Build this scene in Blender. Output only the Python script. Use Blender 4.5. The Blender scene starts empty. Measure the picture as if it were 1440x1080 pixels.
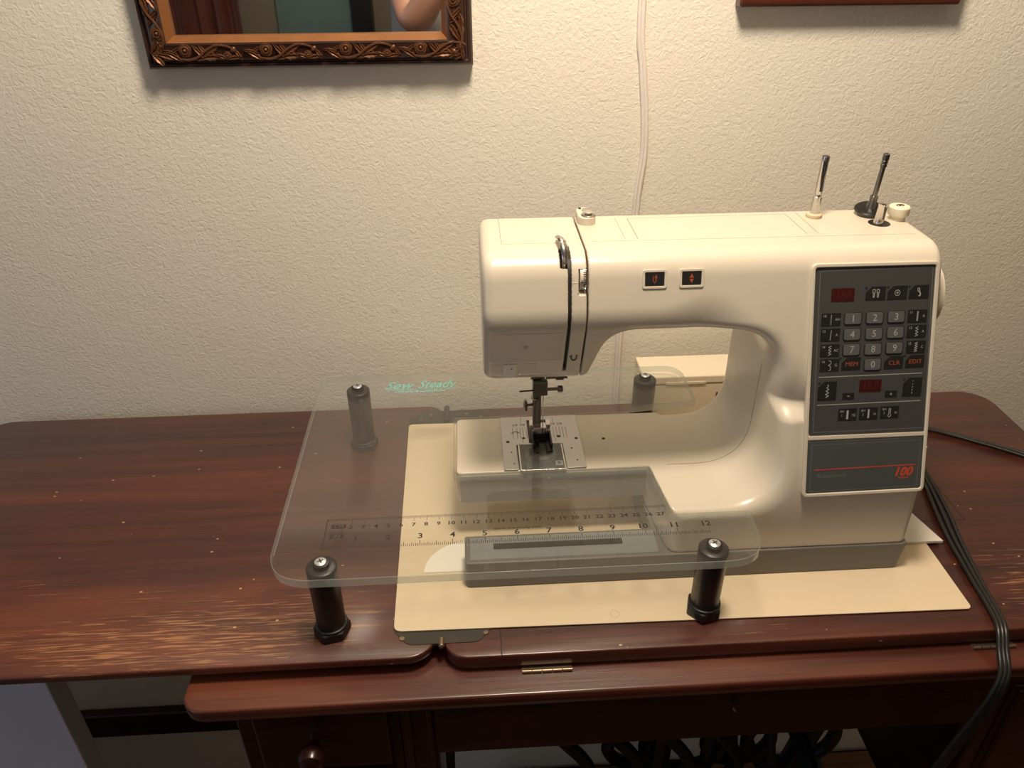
import bpy, bmesh, math, random
import numpy as np
from mathutils import Vector, Matrix
random.seed(7); RNG = np.random.default_rng(7)
C = bpy.context.scene.collection
S = 0.01            # everything below is written in centimetres

# ------------------------------------------------------------------ camera
def cam_axes(yaw, pitch, roll):
    f = Vector((math.sin(yaw)*math.cos(pitch), math.cos(yaw)*math.cos(pitch), -math.sin(pitch)))
    r = Vector((math.cos(yaw), -math.sin(yaw), 0)); u = r.cross(f)
    R = math.cos(roll)*r + math.sin(roll)*u; U = -math.sin(roll)*r + math.cos(roll)*u
    return R, U, f
cd = bpy.data.cameras.new('camera'); cam = bpy.data.objects.new('camera', cd); C.objects.link(cam)
R_, U_, F_ = cam_axes(0.0557037, 0.5521403, -0.0061579)
cam.matrix_world = Matrix((
    (R_.x, U_.x, -F_.x, 16.144593*S), (R_.y, U_.y, -F_.y, -41.598171*S),
    (R_.z, U_.z, -F_.z, 42.033425*S), (0, 0, 0, 1)))
cd.sensor_width = 36; cd.lens = 1086.89361*36/1440; cd.clip_start = 0.02; cd.clip_end = 50
bpy.context.scene.camera = cam

# ------------------------------------------------------------------ world, lights, exposure
sc = bpy.context.scene
sc.view_settings.view_transform = 'Standard'; sc.view_settings.look = 'None'
sc.view_settings.gamma = 1; sc.view_settings.use_curve_mapping = False
sc.view_settings.exposure = 0.0
w = bpy.data.worlds.new('room_light'); sc.world = w; w.use_nodes = True
bg = w.node_tree.nodes['Background']; bg.inputs[0].default_value = (0.62, 0.72, 0.95, 1); bg.inputs[1].default_value = 0.12
ld = bpy.data.lights.new('ceiling_lamp_light', 'POINT'); ld.shadow_soft_size = 0.08
ld.energy = 28.5; ld.color = (1.0, 0.84, 0.66)
lo = bpy.data.objects.new('ceiling_lamp_light', ld); C.objects.link(lo)
LAMP = Vector((25, 0, 86)); lo.location = LAMP*S
lo.rotation_euler = (Vector((24, 16, 0)) - LAMP).to_track_quat('-Z', 'Y').to_euler()
wl = bpy.data.lights.new('window_daylight', 'AREA'); wl.shape = 'RECTANGLE'; wl.size = 1.1; wl.size_y = 1.4; wl.energy = 5; wl.color = (.66, .80, 1.0)
wo = bpy.data.objects.new('window_daylight', wl); C.objects.link(wo); wo.location = (-1.85, -1.5, .35); wo.rotation_euler = (Vector((.4, .0, -.25))-Vector((-1.85, -1.5, .35))).to_track_quat('-Z', 'Y').to_euler()

# ------------------------------------------------------------------ materials
def mat(name, col, rough=0.5, metal=0.0, coat=0.0, spec=0.5, bump=None, vary=None):
    m = bpy.data.materials.new(name); m.use_nodes = True; nt = m.node_tree; b = nt.nodes['Principled BSDF']
    b.inputs['Base Color'].default_value = (*col, 1); b.inputs['Roughness'].default_value = rough
    b.inputs['Metallic'].default_value = metal; b.inputs['Coat Weight'].default_value = coat
    b.inputs['Coat Roughness'].default_value = 0.08; b.inputs['Specular IOR Level'].default_value = spec
    if bump or vary:
        tc = nt.nodes.new('ShaderNodeTexCoord')
    if bump:
        n = nt.nodes.new('ShaderNodeTexNoise'); n.inputs['Scale'].default_value = bump[0]; n.inputs['Detail'].default_value = 3
        bp = nt.nodes.new('ShaderNodeBump'); bp.inputs['Strength'].default_value = bump[1]; bp.inputs['Distance'].default_value = bump[2]
        nt.links.new(tc.outputs['Object'], n.inputs['Vector']); nt.links.new(n.outputs['Fac'], bp.inputs['Height'])
        nt.links.new(bp.outputs['Normal'], b.inputs['Normal'])
    if vary:
        n = nt.nodes.new('ShaderNodeTexNoise'); n.inputs['Scale'].default_value = vary[0]; n.inputs['Detail'].default_value = 5
        mx = nt.nodes.new('ShaderNodeMix'); mx.data_type = 'RGBA'
        mx.inputs[6].default_value = (*col, 1); mx.inputs[7].default_value = (*vary[1], 1)
        nt.links.new(tc.outputs['Object'], n.inputs['Vector']); nt.links.new(n.outputs['Fac'], mx.inputs[0])
        nt.links.new(mx.outputs[2], b.inputs['Base Color'])
    return m

def node(nt, kind, **kw):
    n = nt.nodes.new(kind)
    for k, v in kw.items():
        if k.startswith('in_'): n.inputs[int(k[3:])].default_value = v
        else: setattr(n, k, v)
    return n

def wood(name, dark, mid, light, scr=(0.42, 0.20, 0.085), wear=None, grain=(3.2, 60, 60), rough=0.27, coat=0.35):
    """varnished wood with grain along x; wear = (list of boxes x0,x1,y0,y1,soft in cm) where pale scratches gather"""
    m = bpy.data.materials.new(name); m.use_nodes = True; nt = m.node_tree; L = nt.links.new; b = nt.nodes['Principled BSDF']
    geo = node(nt, 'ShaderNodeNewGeometry')
    def noise(scale, sc3, detail=4, dist=0.0):
        mp = node(nt, 'ShaderNodeMapping'); mp.inputs['Scale'].default_value = sc3; L(geo.outputs['Position'], mp.inputs['Vector'])
        n = node(nt, 'ShaderNodeTexNoise'); n.inputs['Scale'].default_value = scale; n.inputs['Detail'].default_value = detail
        n.inputs['Distortion'].default_value = dist; L(mp.outputs[0], n.inputs['Vector']); return n.outputs['Fac']
    def math_(op, a, b_=None, clamp=False):
        n = node(nt, 'ShaderNodeMath', operation=op); n.use_clamp = clamp
        for i, v in enumerate((a, b_)):
            if v is None: continue
            if isinstance(v, (int, float)): n.inputs[i].default_value = v
            else: L(v, n.inputs[i])
        return n.outputs[0]
    def ramp(f, lo, hi):
        n = node(nt, 'ShaderNodeMapRange'); n.interpolation_type = 'SMOOTHSTEP'
        n.inputs[1].default_value = lo; n.inputs[2].default_value = hi; L(f, n.inputs[0]); return n.outputs[0]
    def mix(f, a, c):
        n = node(nt, 'ShaderNodeMix', data_type='RGBA')
        if isinstance(f, (int, float)): n.inputs[0].default_value = f
        else: L(f, n.inputs[0])
        for i, v in ((6, a), (7, c)):
            if isinstance(v, tuple): n.inputs[i].default_value = (*v, 1)
            else: L(v, n.inputs[i])
        return n.outputs[2]
    g1 = noise(1.0, grain, 6, 0.6); g2 = noise(1.0, (1.6, 9, 9), 3, 0.8); g3 = noise(1, (9, 420, 420), 2)
    c = mix(ramp(g1, .3, .7), dark, mid); c = mix(math_('MULTIPLY', ramp(g2, .45, .75), .75), c, light)
    c = mix(math_('MULTIPLY', ramp(g3, .5, .75), .5), c, dark)
    rg = math_('ADD', math_('MULTIPLY', g2, .22), rough - .08)
    if wear:
        sep = node(nt, 'ShaderNodeSeparateXYZ'); L(geo.outputs['Position'], sep.inputs[0])
        tot = None
        for (x0, x1, y0, y1, sf, amt) in wear:
            s = sf*S
            a = math_('MULTIPLY', ramp(sep.outputs[0], x0*S-s, x0*S+s), ramp(sep.outputs[0], x1*S+s, x1*S-s))
            d = math_('MULTIPLY', ramp(sep.outputs[1], y0*S-s, y0*S+s), ramp(sep.outputs[1], y1*S+s, y1*S-s))
            k = math_('MULTIPLY', math_('MULTIPLY', a, d), amt)
            tot = k if tot is None else math_('MAXIMUM', tot, k)
        st = noise(1.0, (26, 640, 640), 4, 1.0)          # streaks along the grain
        big = noise(1.0, (5, 14, 14), 3)
        thr = math_('SUBTRACT', .80, math_('MULTIPLY', math_('MULTIPLY', tot, ramp(big, .15, .62)), .30))
        f = math_('MULTIPLY', math_('SUBTRACT', st, thr), 7, clamp=True)
        f = math_('MULTIPLY', f, .75)
        c = mix(f, c, scr)
        # short nicks
        vo = node(nt, 'ShaderNodeTexVoronoi'); mp = node(nt, 'ShaderNodeMapping'); mp.inputs['Scale'].default_value = (160, 260, 260)
        mp.inputs['Rotation'].default_value = (0, 0, .5)
        L(geo.outputs['Position'], mp.inputs['Vector']); L(mp.outputs[0], vo.inputs['Vector']); vo.inputs['Scale'].default_value = 1
        sc_ = node(nt, 'ShaderNodeSeparateColor'); L(vo.outputs['Color'], sc_.inputs[0])
        nk = math_('MULTIPLY', math_('LESS_THAN', vo.outputs['Distance'], .22), math_('LESS_THAN', sc_.outputs[0], .016))
        c = mix(math_('MULTIPLY', nk, .8), c, (.60, .38, .19))
        rg = math_('ADD', rg, math_('MULTIPLY', tot, .12))
    L(c, b.inputs['Base Color']); L(rg, b.inputs['Roughness'])
    b.inputs['Coat Weight'].default_value = coat; b.inputs['Coat Roughness'].default_value = .16
    bp = node(nt, 'ShaderNodeBump'); bp.inputs['Strength'].default_value = .25; bp.inputs['Distance'].default_value = .0004
    L(g3, bp.inputs['Height']); L(bp.outputs[0], b.inputs['Normal'])
    return m

def wall_mat():
    m = bpy.data.materials.new('painted_plaster'); m.use_nodes = True; nt = m.node_tree; L = nt.links.new; b = nt.nodes['Principled BSDF']
    geo = node(nt, 'ShaderNodeNewGeometry')
    n1 = node(nt, 'ShaderNodeTexNoise'); n1.inputs['Scale'].default_value = 250; n1.inputs['Detail'].default_value = 2; n1.inputs['Distortion'].default_value = 1.0
    n2 = node(nt, 'ShaderNodeTexNoise'); n2.inputs['Scale'].default_value = 26; n2.inputs['Detail'].default_value = 4
    n3 = node(nt, 'ShaderNodeTexNoise'); n3.inputs['Scale'].default_value = 3; n3.inputs['Detail'].default_value = 3
    for n in (n1, n2, n3): L(geo.outputs['Position'], n.inputs['Vector'])
    vo = node(nt, 'ShaderNodeTexVoronoi'); vo.inputs['Scale'].default_value = 14; L(geo.outputs['Position'], vo.inputs['Vector'])
    rm = node(nt, 'ShaderNodeMapRange'); rm.inputs[1].default_value = .12; rm.inputs[2].default_value = .0; L(vo.outputs['Distance'], rm.inputs[0])
    sc_ = node(nt, 'ShaderNodeSeparateColor'); L(vo.outputs['Color'], sc_.inputs[0])
    lt = node(nt, 'ShaderNodeMath', operation='LESS_THAN'); lt.inputs[1].default_value = .12; L(sc_.outputs[0], lt.inputs[0])
    bl = node(nt, 'ShaderNodeMath', operation='MULTIPLY'); L(rm.outputs[0], bl.inputs[0]); L(lt.outputs[0], bl.inputs[1])
    a = node(nt, 'ShaderNodeMath', operation='MULTIPLY_ADD'); a.inputs[1].default_value = .55; L(n2.outputs['Fac'], a.inputs[0])
    L(n1.outputs['Fac'], a.inputs[2])
    a2 = node(nt, 'ShaderNodeMath', operation='MULTIPLY_ADD'); a2.inputs[1].default_value = .8; L(bl.outputs[0], a2.inputs[0]); L(a.outputs[0], a2.inputs[2])
    bp = node(nt, 'ShaderNodeBump'); bp.inputs['Strength'].default_value = .5; bp.inputs['Distance'].default_value = .0016
    L(a2.outputs[0], bp.inputs['Height']); L(bp.outputs[0], b.inputs['Normal'])
    mx = node(nt, 'ShaderNodeMix', data_type='RGBA'); mx.inputs[6].default_value = (.78, .735, .635, 1); mx.inputs[7].default_value = (.84, .795, .69, 1)
    L(n3.outputs['Fac'], mx.inputs[0]); L(mx.outputs[2], b.inputs['Base Color']); b.inputs['Roughness'].default_value = .5
    b.inputs['Specular IOR Level'].default_value = .35
    return m

def clear(name, tint, f0=0.05, rough=0.01, body=0.0, body_col=(.6, .7, .65), glow=False):
    """clear sheet plastic: see-through with mirror reflections that grow at grazing angles"""
    m = bpy.data.materials.new(name); m.use_nodes = True; nt = m.node_tree; nt.nodes.clear(); L = nt.links.new
    out = node(nt, 'ShaderNodeOutputMaterial'); tr = node(nt, 'ShaderNodeBsdfTransparent'); tr.inputs[0].default_value = (*tint, 1)
    gl = node(nt, 'ShaderNodeBsdfGlossy'); gl.inputs['Roughness'].default_value = rough
    fr = node(nt, 'ShaderNodeFresnel'); geo = node(nt, 'ShaderNodeNewGeometry')
    io = node(nt, 'ShaderNodeMix', data_type='FLOAT'); io.inputs[2].default_value = 1.49; io.inputs[3].default_value = 1/1.49
    L(geo.outputs['Backfacing'], io.inputs[0]); L(io.outputs[0], fr.inputs[0])   # same reflectance entering and leaving the sheet
    mx = node(nt, 'ShaderNodeMixShader'); L(fr.outputs[0], mx.inputs[0]); L(gl.outputs[0], mx.inputs[2])
    if body:
        df = node(nt, 'ShaderNodeBsdfDiffuse'); df.inputs[0].default_value = (*body_col, 1)
        if glow:   # sawn edge scatters light from both sides
            d2 = df; tl = node(nt, 'ShaderNodeBsdfTranslucent'); tl.inputs[0].default_value = (*body_col, 1)
            df = node(nt, 'ShaderNodeMixShader'); L(d2.outputs[0], df.inputs[1]); L(tl.outputs[0], df.inputs[2])
        m2 = node(nt, 'ShaderNodeMixShader'); m2.inputs[0].default_value = body
        L(tr.outputs[0], m2.inputs[1]); L(df.outputs[0], m2.inputs[2]); L(m2.outputs[0], mx.inputs[1])
    else: L(tr.outputs[0], mx.inputs[1])
    L(mx.outputs[0], out.inputs[0]); return m

M = {}
M['wall'] = wall_mat()
M['cream'] = mat('cream_plastic', (.66, .60, .49), .30, coat=.3, bump=(900, .04, .0002))
M['cream_dull'] = mat('cream_plastic_inner', (.66, .60, .49), .35)
M['cream_line'] = mat('seam_shadow_line', (.34, .27, .19), .6)
M['smoke'] = mat('frosted_beige_plastic', (.60, .53, .44), .22, coat=.3)
M['base'] = mat('warm_grey_plastic', (.16, .152, .132), .38, bump=(1500, .1, .0002))
M['base_top'] = mat('blue_grey_plastic', (.235, .245, .24), .36)
M['arm_front_sheet'] = mat('olive_grey_sheet', (.33, .315, .27), .35)
M['black'] = mat('black_plastic', (.012, .011, .011), .35)
M['dark'] = mat('dark_recess', (.02, .017, .014), .6)
M['panel'] = mat('charcoal_panel', (.058, .060, .058), .38)
M['panel_low'] = mat('grey_panel', (.072, .080, .078), .33)
M['key'] = mat('grey_key', (.10, .105, .105), .4)
M['key_rim'] = mat('key_rim_black', (.022, .022, .022), .4)
M['key_dark'] = mat('black_key', (.014, .014, .015), .4)
M['led'] = mat('dark_red_window', (.05, .007, .006), .2)
M['led_text'] = mat('unlit_red_segments', (.062, .013, .011), .3)
M['print'] = mat('pale_grey_print', (.38, .39, .37), .5)
M['print_dim'] = mat('dim_grey_print', (.16, .165, .155), .5)
M['orange'] = mat('orange_print', (.36, .075, .03), .5)
M['red'] = mat('red_print', (.56, .07, .035), .5)
M['ink'] = mat('black_ink', (.02, .014, .012), .6)
M['ink_inv'] = mat('reversed_lettering', (.13, .08, .065), .6)
M['teal'] = mat('teal_print', (.16, .52, .46), .5)
M['steel'] = mat('polished_steel', (.62, .60, .58), .16, 1)
M['steel_dark'] = mat('oiled_steel', (.20, .19, .18), .28, 1)
M['plate_steel'] = mat('brushed_steel', (.50, .49, .485), .34, .85)
M['screw'] = mat('zinc_screw', (.66, .70, .72), .3, .8)
M['brass'] = mat('dull_brass', (.30, .22, .15), .4, .9)
M['iron'] = mat('old_iron_plate', (.04, .042, .036), .42, .5, vary=(60, (.09, .08, .065)))
M['cast'] = mat('black_cast_iron', (.012, .012, .012), .4, .3)
M['mat'] = mat('cream_card', (.76, .63, .44), .55, vary=(9, (.70, .575, .40)))
M['white_card'] = mat('white_card', (.82, .78, .70), .5)
M['disc'] = mat('painted_light_patch', (.92, .88, .78), .4)  # pale colour of the painted light patch on the card
M['cord_black'] = mat('black_rubber', (.014, .015, .014), .32)
M['cord_white'] = mat('white_vinyl', (.80, .74, .68), .35)
M['box'] = mat('ivory_plastic', (.82, .72, .55), .35)
M['ivory'] = mat('ivory_knob', (.80, .74, .56), .4)
M['felt'] = mat('beige_felt', (.62, .50, .34), .9)
M['top'] = wood('worn_mahogany', (.038, .010, .008), (.080, .020, .012), (.165, .040, .017),
                wear=[(-40, 9, -4, 7, 4, 1.0), (-40, -6, 3, 11, 4, .7), (-5, 14, -3, 12, 4, .35), (36, 90, -4, 3, 2.5, .7), (59, 100, -2, 9, 3, .9)])
M['top_plain'] = wood('red_mahogany', (.040, .010, .007), (.10, .025, .014), (.20, .057, .028), coat=.15)
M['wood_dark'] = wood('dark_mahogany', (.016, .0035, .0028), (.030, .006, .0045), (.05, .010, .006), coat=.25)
M['floor'] = wood('oak_floor', (.10, .04, .015), (.20, .09, .035), (.28, .14, .06), coat=.1, rough=.4)
M['frame_dark'] = mat('dark_frame_lacquer', (.030, .013, .009), .32, coat=.3, vary=(40, (.05, .02, .014)))
M['copper'] = mat('copper_gilt', (.21, .092, .042), .36, .5, vary=(120, (.10, .038, .02)))
M['gilt'] = mat('worn_gilt_lip', (.30, .125, .040), .36, .35, vary=(50, (.17, .065, .022)))
M['mirror'] = mat('mirror_glass', (.80, .80, .78), .015, 1)
M['art'] = mat('picture_backing', (.3, .22, .16), .6)
M['board'] = mat('white_board', (.62, .64, .72), .5)
M['plate'] = clear('clear_acrylic', (.975, .985, .98), rough=.012, body=.022, body_col=(.78, .72, .64))
M['plate_edge'] = clear('acrylic_edge', (.84, .90, .87), rough=.05, body=.32, body_col=(.94, .98, .95), glow=True)
M['bobbin_cover'] = clear('clear_bobbin_cover', (.8, .8, .79), rough=.05, body=.12)
M['skin'] = mat('skin', (.52, .27, .19), .5, vary=(12, (.60, .34, .25)))
M['shirt'] = mat('grey_cotton', (.42, .42, .42), .9)
M['trouser'] = mat('dark_denim', (.03, .035, .05), .9)
M['hair'] = mat('grey_hair', (.25, .22, .2), .7)
M['teal_door'] = mat('teal_paint', (.22, .34, .32), .5)
M['curtain'] = mat('maroon_cloth', (.16, .045, .035), .8, vary=(8, (.26, .09, .06)))
M['beige'] = mat('beige_paint', (.38, .34, .28), .6)

# ------------------------------------------------------------------ mesh helpers (cm in, metres out)
ROOT = {}
def link(o, parent=None):
    C.objects.link(o)
    if parent is not None: o.parent = parent
    return o
def thing(name, label, cat, loc=(0, 0, 0), group=None):
    o = bpy.data.objects.new(name, None); o.empty_display_size = .02; C.objects.link(o)
    o.location = Vector(loc)*S; o['label'] = label; o['category'] = cat
    if group: o['group'] = group
    ROOT[o.name] = Vector(loc)
    return o
def base_of(parent):
    v = Vector((0, 0, 0))
    while parent is not None:
        v += parent.location/S; parent = parent.parent
    return v
class B:
    def __init__(s): s.v = []; s.f = []; s.m = []
    def add(s, vs, fs, mi=0):
        n = len(s.v); s.v += [tuple(v) for v in vs]; s.f += [tuple(i+n for i in f) for f in fs]; s.m += [mi]*len(fs); return s
    def box(s, x0, x1, y0, y1, z0, z1, mi=0):
        return s.add([(x, y, z) for z in (z0, z1) for y in (y0, y1) for x in (x0, x1)],
                     [(0, 2, 3, 1), (4, 5, 7, 6), (0, 1, 5, 4), (2, 6, 7, 3), (0, 4, 6, 2), (1, 3, 7, 5)], mi)
    def prism(s, poly, z0, z1, mp=None, mi=0, side_mi=None):
        """polygon (counter-clockwise in a,b) swept from z0 to z1; mp maps (a,b,c) to xyz"""
        mp = mp or (lambda a, b, c: (a, b, c)); n = len(poly)
        vs = [mp(a, b, z0) for a, b in poly] + [mp(a, b, z1) for a, b in poly]
        k = len(s.v); s.v += vs
        s.f.append(tuple(k+i for i in range(n-1, -1, -1))); s.m.append(mi)
        s.f.append(tuple(k+n+i for i in range(n))); s.m.append(mi)
        for i in range(n):
            j = (i+1) % n; s.f.append((k+i, k+j, k+n+j, k+n+i)); s.m.append(mi if side_mi is None else side_mi)
        return s
    def tube(s, pts, r, seg=10, cap=True, mi=0, flat=1.0):
        pts = [Vector(p) for p in pts]; n = len(pts); rs = r if isinstance(r, (list, tuple)) else [r]*n
        t0 = (pts[1]-pts[0]).normalized(); up = Vector((0, 0, 1)) if abs(t0.z) < .9 else Vector((1, 0, 0))
        u = t0.cross(up).normalized(); vs = []
        for i, p in enumerate(pts):
            t = (pts[min(i+1, n-1)]-pts[max(i-1, 0)]).normalized()
            u = (u-t*u.dot(t)).normalized(); q = t.cross(u)
            for k in range(seg):
                a = 2*math.pi*k/seg; vs.append(p+(u*math.cos(a)+q*math.sin(a)*flat)*rs[i])
        fs = [(i*seg+k, i*seg+(k+1) % seg, (i+1)*seg+(k+1) % seg, (i+1)*seg+k) for i in range(n-1) for k in range(seg)]
        if cap: fs += [tuple(range(seg-1, -1, -1)), tuple((n-1)*seg+k for k in range(seg))]
        return s.add(vs, fs, mi)
    def lathe(s, o, prof, axis=(0, 0, 1), seg=24, mi=0):
        """prof = [(radius, height)...] about axis through o"""
        a = Vector(axis).normalized(); o = Vector(o); up = Vector((0, 0, 1)) if abs(a.z) < .9 else Vector((1, 0, 0))
        u = a.cross(up).normalized(); q = a.cross(u); n = len(prof)
        vs = [o+a*h+(u*math.cos(2*math.pi*k/seg)+q*math.sin(2*math.pi*k/seg))*r for r, h in prof for k in range(seg)]
        fs = [(i*seg+k, i*seg+(k+1) % seg, (i+1)*seg+(k+1) % seg, (i+1)*seg+k) for i in range(n-1) for k in range(seg)]
        fs += [tuple(range(seg-1, -1, -1)), tuple((n-1)*seg+k for k in range(seg))]
        return s.add(vs, fs, mi)
    def ell(s, c, rx, ry, rz, seg=12, rings=8, mi=0):
        vs = []; 
        for i in range(rings+1):
            t = math.pi*i/rings
            for k in range(seg):
                a = 2*math.pi*k/seg; vs.append((c[0]+rx*math.sin(t)*math.cos(a), c[1]+ry*math.sin(t)*math.sin(a), c[2]+rz*math.cos(t)))
        fs = [(i*seg+k, (i+1)*seg+k, (i+1)*seg+(k+1) % seg, i*seg+(k+1) % seg) for i in range(rings) for k in range(seg)]
        return s.add(vs, fs, mi)
    def build(s, name, m, parent=None, bevel=0, seg=3, smooth=True, ang=40, label=None, kind=None):
        me = bpy.data.meshes.new(name); b0 = base_of(parent)
        me.from_pydata([((v[0]-b0.x)*S, (v[1]-b0.y)*S, (v[2]-b0.z)*S) for v in s.v], [], s.f)
        for x in (m if isinstance(m, (list, tuple)) else [m]): me.materials.append(x)
        for p, mi in zip(me.polygons, s.m): p.material_index = mi
        bm = bmesh.new(); bm.from_mesh(me); bmesh.ops.recalc_face_normals(bm, faces=bm.faces); bm.to_mesh(me); bm.free()
        o = bpy.data.objects.new(name, me); link(o, parent)
        if bevel:
            bv = o.modifiers.new('edge_round', 'BEVEL'); bv.width = bevel*S; bv.segments = seg; bv.limit_method = 'ANGLE'
            bv.angle_limit = math.radians(35); bv.harden_normals = True
        if smooth:
            for p in me.polygons: p.use_smooth = True
            me.set_sharp_from_angle(angle=math.radians(ang))
        if label: o['label'] = label
        if kind: o['kind'] = kind
        return o
def tag(o, label, cat, group=None):
    o['label'] = label; o['category'] = cat
    if group: o['group'] = group
    return o
def rrect(x0, x1, y0, y1, r, n=6, rs=None):
    """rounded rectangle ccw; rs = radii at (x1,y0),(x1,y1),(x0,y1),(x0,y0)"""
    rs = rs or (r, r, r, r); out = []
    for (cx, cy, a0, rr) in ((x1, y0, -90, rs[0]), (x1, y1, 0, rs[1]), (x0, y1, 90, rs[2]), (x0, y0, 180, rs[3])):
        sx = -1 if cx == x1 else 1; sy = 1 if cy == y0 else -1
        for k in range(n+1):
            a = math.radians(a0+90*k/n); out.append((cx+sx*rr+rr*math.cos(a), cy+sy*rr+rr*math.sin(a)))
    return out
def round_poly(pts, rs, n=6):
    out = []; N = len(pts)
    for i, (p, r) in enumerate(zip(pts, rs)):
        p = Vector(p); a = Vector(pts[i-1]); c = Vector(pts[(i+1) % N])
        if r <= 0: out.append(tuple(p)); continue
        d1 = (a-p).normalized(); d2 = (c-p).normalized(); ang = d1.angle(d2); t = r/math.tan(ang/2)
        p1 = p+d1*t; p2 = p+d2*t
        for k in range(n+1):
            u = k/n; out.append(tuple(p1*(1-u)**2+p*2*u*(1-u)+p2*u*u))
    return out
def spline(pts, n=8):
    P = [Vector(p) for p in pts]; P = [2*P[0]-P[1]]+P+[2*P[-1]-P[-2]]; out = []
    for i in range(1, len(P)-2):
        for k in range(n):
            t = k/n; a, b, c, d = P[i-1:i+3]
            out.append(.5*((2*b)+(c-a)*t+(2*a-5*b+4*c-d)*t*t+(3*b-a-3*c+d)*t**3))
    out.append(P[-2]); return out
_tc = {}
def text2d(s, shear=0.0, bold=0.0):
    """outline mesh of a word at unit cap size, centred on x: (verts 2d, faces)"""
    k = (s, shear, bold)
    if k not in _tc:
        cu = bpy.data.curves.new('lettering', 'FONT'); cu.body = s; cu.size = 1; cu.shear = shear; cu.offset = bold
        cu.align_x = 'CENTER'; cu.align_y = 'CENTER'; cu.resolution_u = 2
        o = bpy.data.objects.new('lettering', cu); C.objects.link(o)
        dg = bpy.context.evaluated_depsgraph_get(); me = o.evaluated_get(dg).to_mesh()
        _tc[k] = ([(v.co.x, v.co.y) for v in me.vertices], [tuple(p.vertices) for p in me.polygons])
        o.evaluated_get(dg).to_mesh_clear(); bpy.data.objects.remove(o); bpy.data.curves.remove(cu)
    return _tc[k]
def put_text(b, s, size, mp, shear=0.0, wide=1.0, bold=0.0, mi=0):
    vs, fs = text2d(s, shear, bold); b.add([mp(x*size*wide, y*size) for x, y in vs], fs, mi)

# ------------------------------------------------------------------ implicit surfaces (soft moulded plastic)
def smax(a, b, k):
    h = np.maximum(k-np.abs(a-b), 0)/k; return np.maximum(a, b)+h*h*k*.25
def smin(a, b, k): return -smax(-a, -b, k)
def sstep(x, a, b):
    t = np.clip((x-a)/(b-a), 0, 1); return t*t*(3-2*t)
def grad(f, P, e=.02):
    g = np.empty_like(P)
    for i in range(3):
        d = np.zeros(3); d[i] = e
        A = P+d; Bm = P-d; g[:, i] = (f(A[:, 0], A[:, 1], A[:, 2])-f(Bm[:, 0], Bm[:, 1], Bm[:, 2]))/(2*e)
    return g
def nets(name, f, lo, hi, h, m, parent, label=None):
    ax = [np.arange(a, b+h, h) for a, b in zip(lo, hi)]
    X, Y, Z = np.meshgrid(*ax, indexing='ij'); F = f(X, Y, Z).astype(np.float32); sh = F.shape
    acc = np.zeros((sh[0], sh[1], sh[2], 4), np.float32); edges = []
    for a in range(3):
        s0 = [slice(None)]*3; s1 = [slice(None)]*3; s0[a] = slice(0, -1); s1[a] = slice(1, None)
        F0, F1 = F[tuple(s0)], F[tuple(s1)]; i, j, k = np.nonzero((F0 < 0) != (F1 < 0)); ijk = np.stack([i, j, k], 1)
        f0 = F0[i, j, k]; f1 = F1[i, j, k]; t = f0/(f0-f1)
        p = ijk.astype(np.float32); p[:, a] += t; o1, o2 = [(1, 2), (2, 0), (0, 1)][a]
        quad = []
        for d1, d2 in ((0, 0), (1, 0), (1, 1), (0, 1)):
            c = ijk.copy(); c[:, o1] -= d1; c[:, o2] -= d2; quad.append(c)
            ok = (c >= 0).all(1); cc = c[ok]
            np.add.at(acc, (cc[:, 0], cc[:, 1], cc[:, 2]), np.concatenate([p[ok], np.ones((ok.sum(), 1), np.float32)], 1))
        edges.append((quad, f0 < 0))
    msk = acc[..., 3] > 0; idx = -np.ones(sh, np.int64); n = int(msk.sum()); idx[msk] = np.arange(n)
    V = acc[msk]; P = (V[:, :3]/V[:, 3:4]).astype(np.float64)*h+np.array(lo)
    faces = []
    for quad, ins in edges:
        q = np.stack([idx[c[:, 0], c[:, 1], c[:, 2]] for c in quad], 1); ok = (q >= 0).all(1)
        q = q[ok]; s = ins[ok]; q[~s] = q[~s][:, ::-1]; faces.append(q)
    Q = np.concatenate(faces)
    for _ in range(3):
        v = f(P[:, 0], P[:, 1], P[:, 2]); g = grad(f, P); gg = (g*g).sum(1)+1e-6
        st = -(v/gg)[:, None]*g; ln = np.linalg.norm(st, axis=1, keepdims=True); st *= np.minimum(1, .4*h/(ln+1e-9)); P = P+st
    g = grad(f, P, .03); N = g/(np.linalg.norm(g, axis=1, keepdims=True)+1e-9)
    me = bpy.data.meshes.new(name); b0 = np.array(base_of(parent)); W = ((P-b0)*S).astype(np.float32)
    me.vertices.add(n); me.vertices.foreach_set('co', W.ravel())
    me.loops.add(Q.size); me.loops.foreach_set('vertex_index', Q.ravel().astype(np.int32))
    me.polygons.add(len(Q)); me.polygons.foreach_set('loop_start', np.arange(0, Q.size, 4, dtype=np.int32))
    me.update(calc_edges=True); me.materials.append(m)
    me.polygons.foreach_set('use_smooth', np.ones(len(Q), bool))
    me.normals_split_custom_set_from_vertices(N.tolist())
    o = bpy.data.objects.new(name, me); link(o, parent)
    if label: o['label'] = label
    return o

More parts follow.
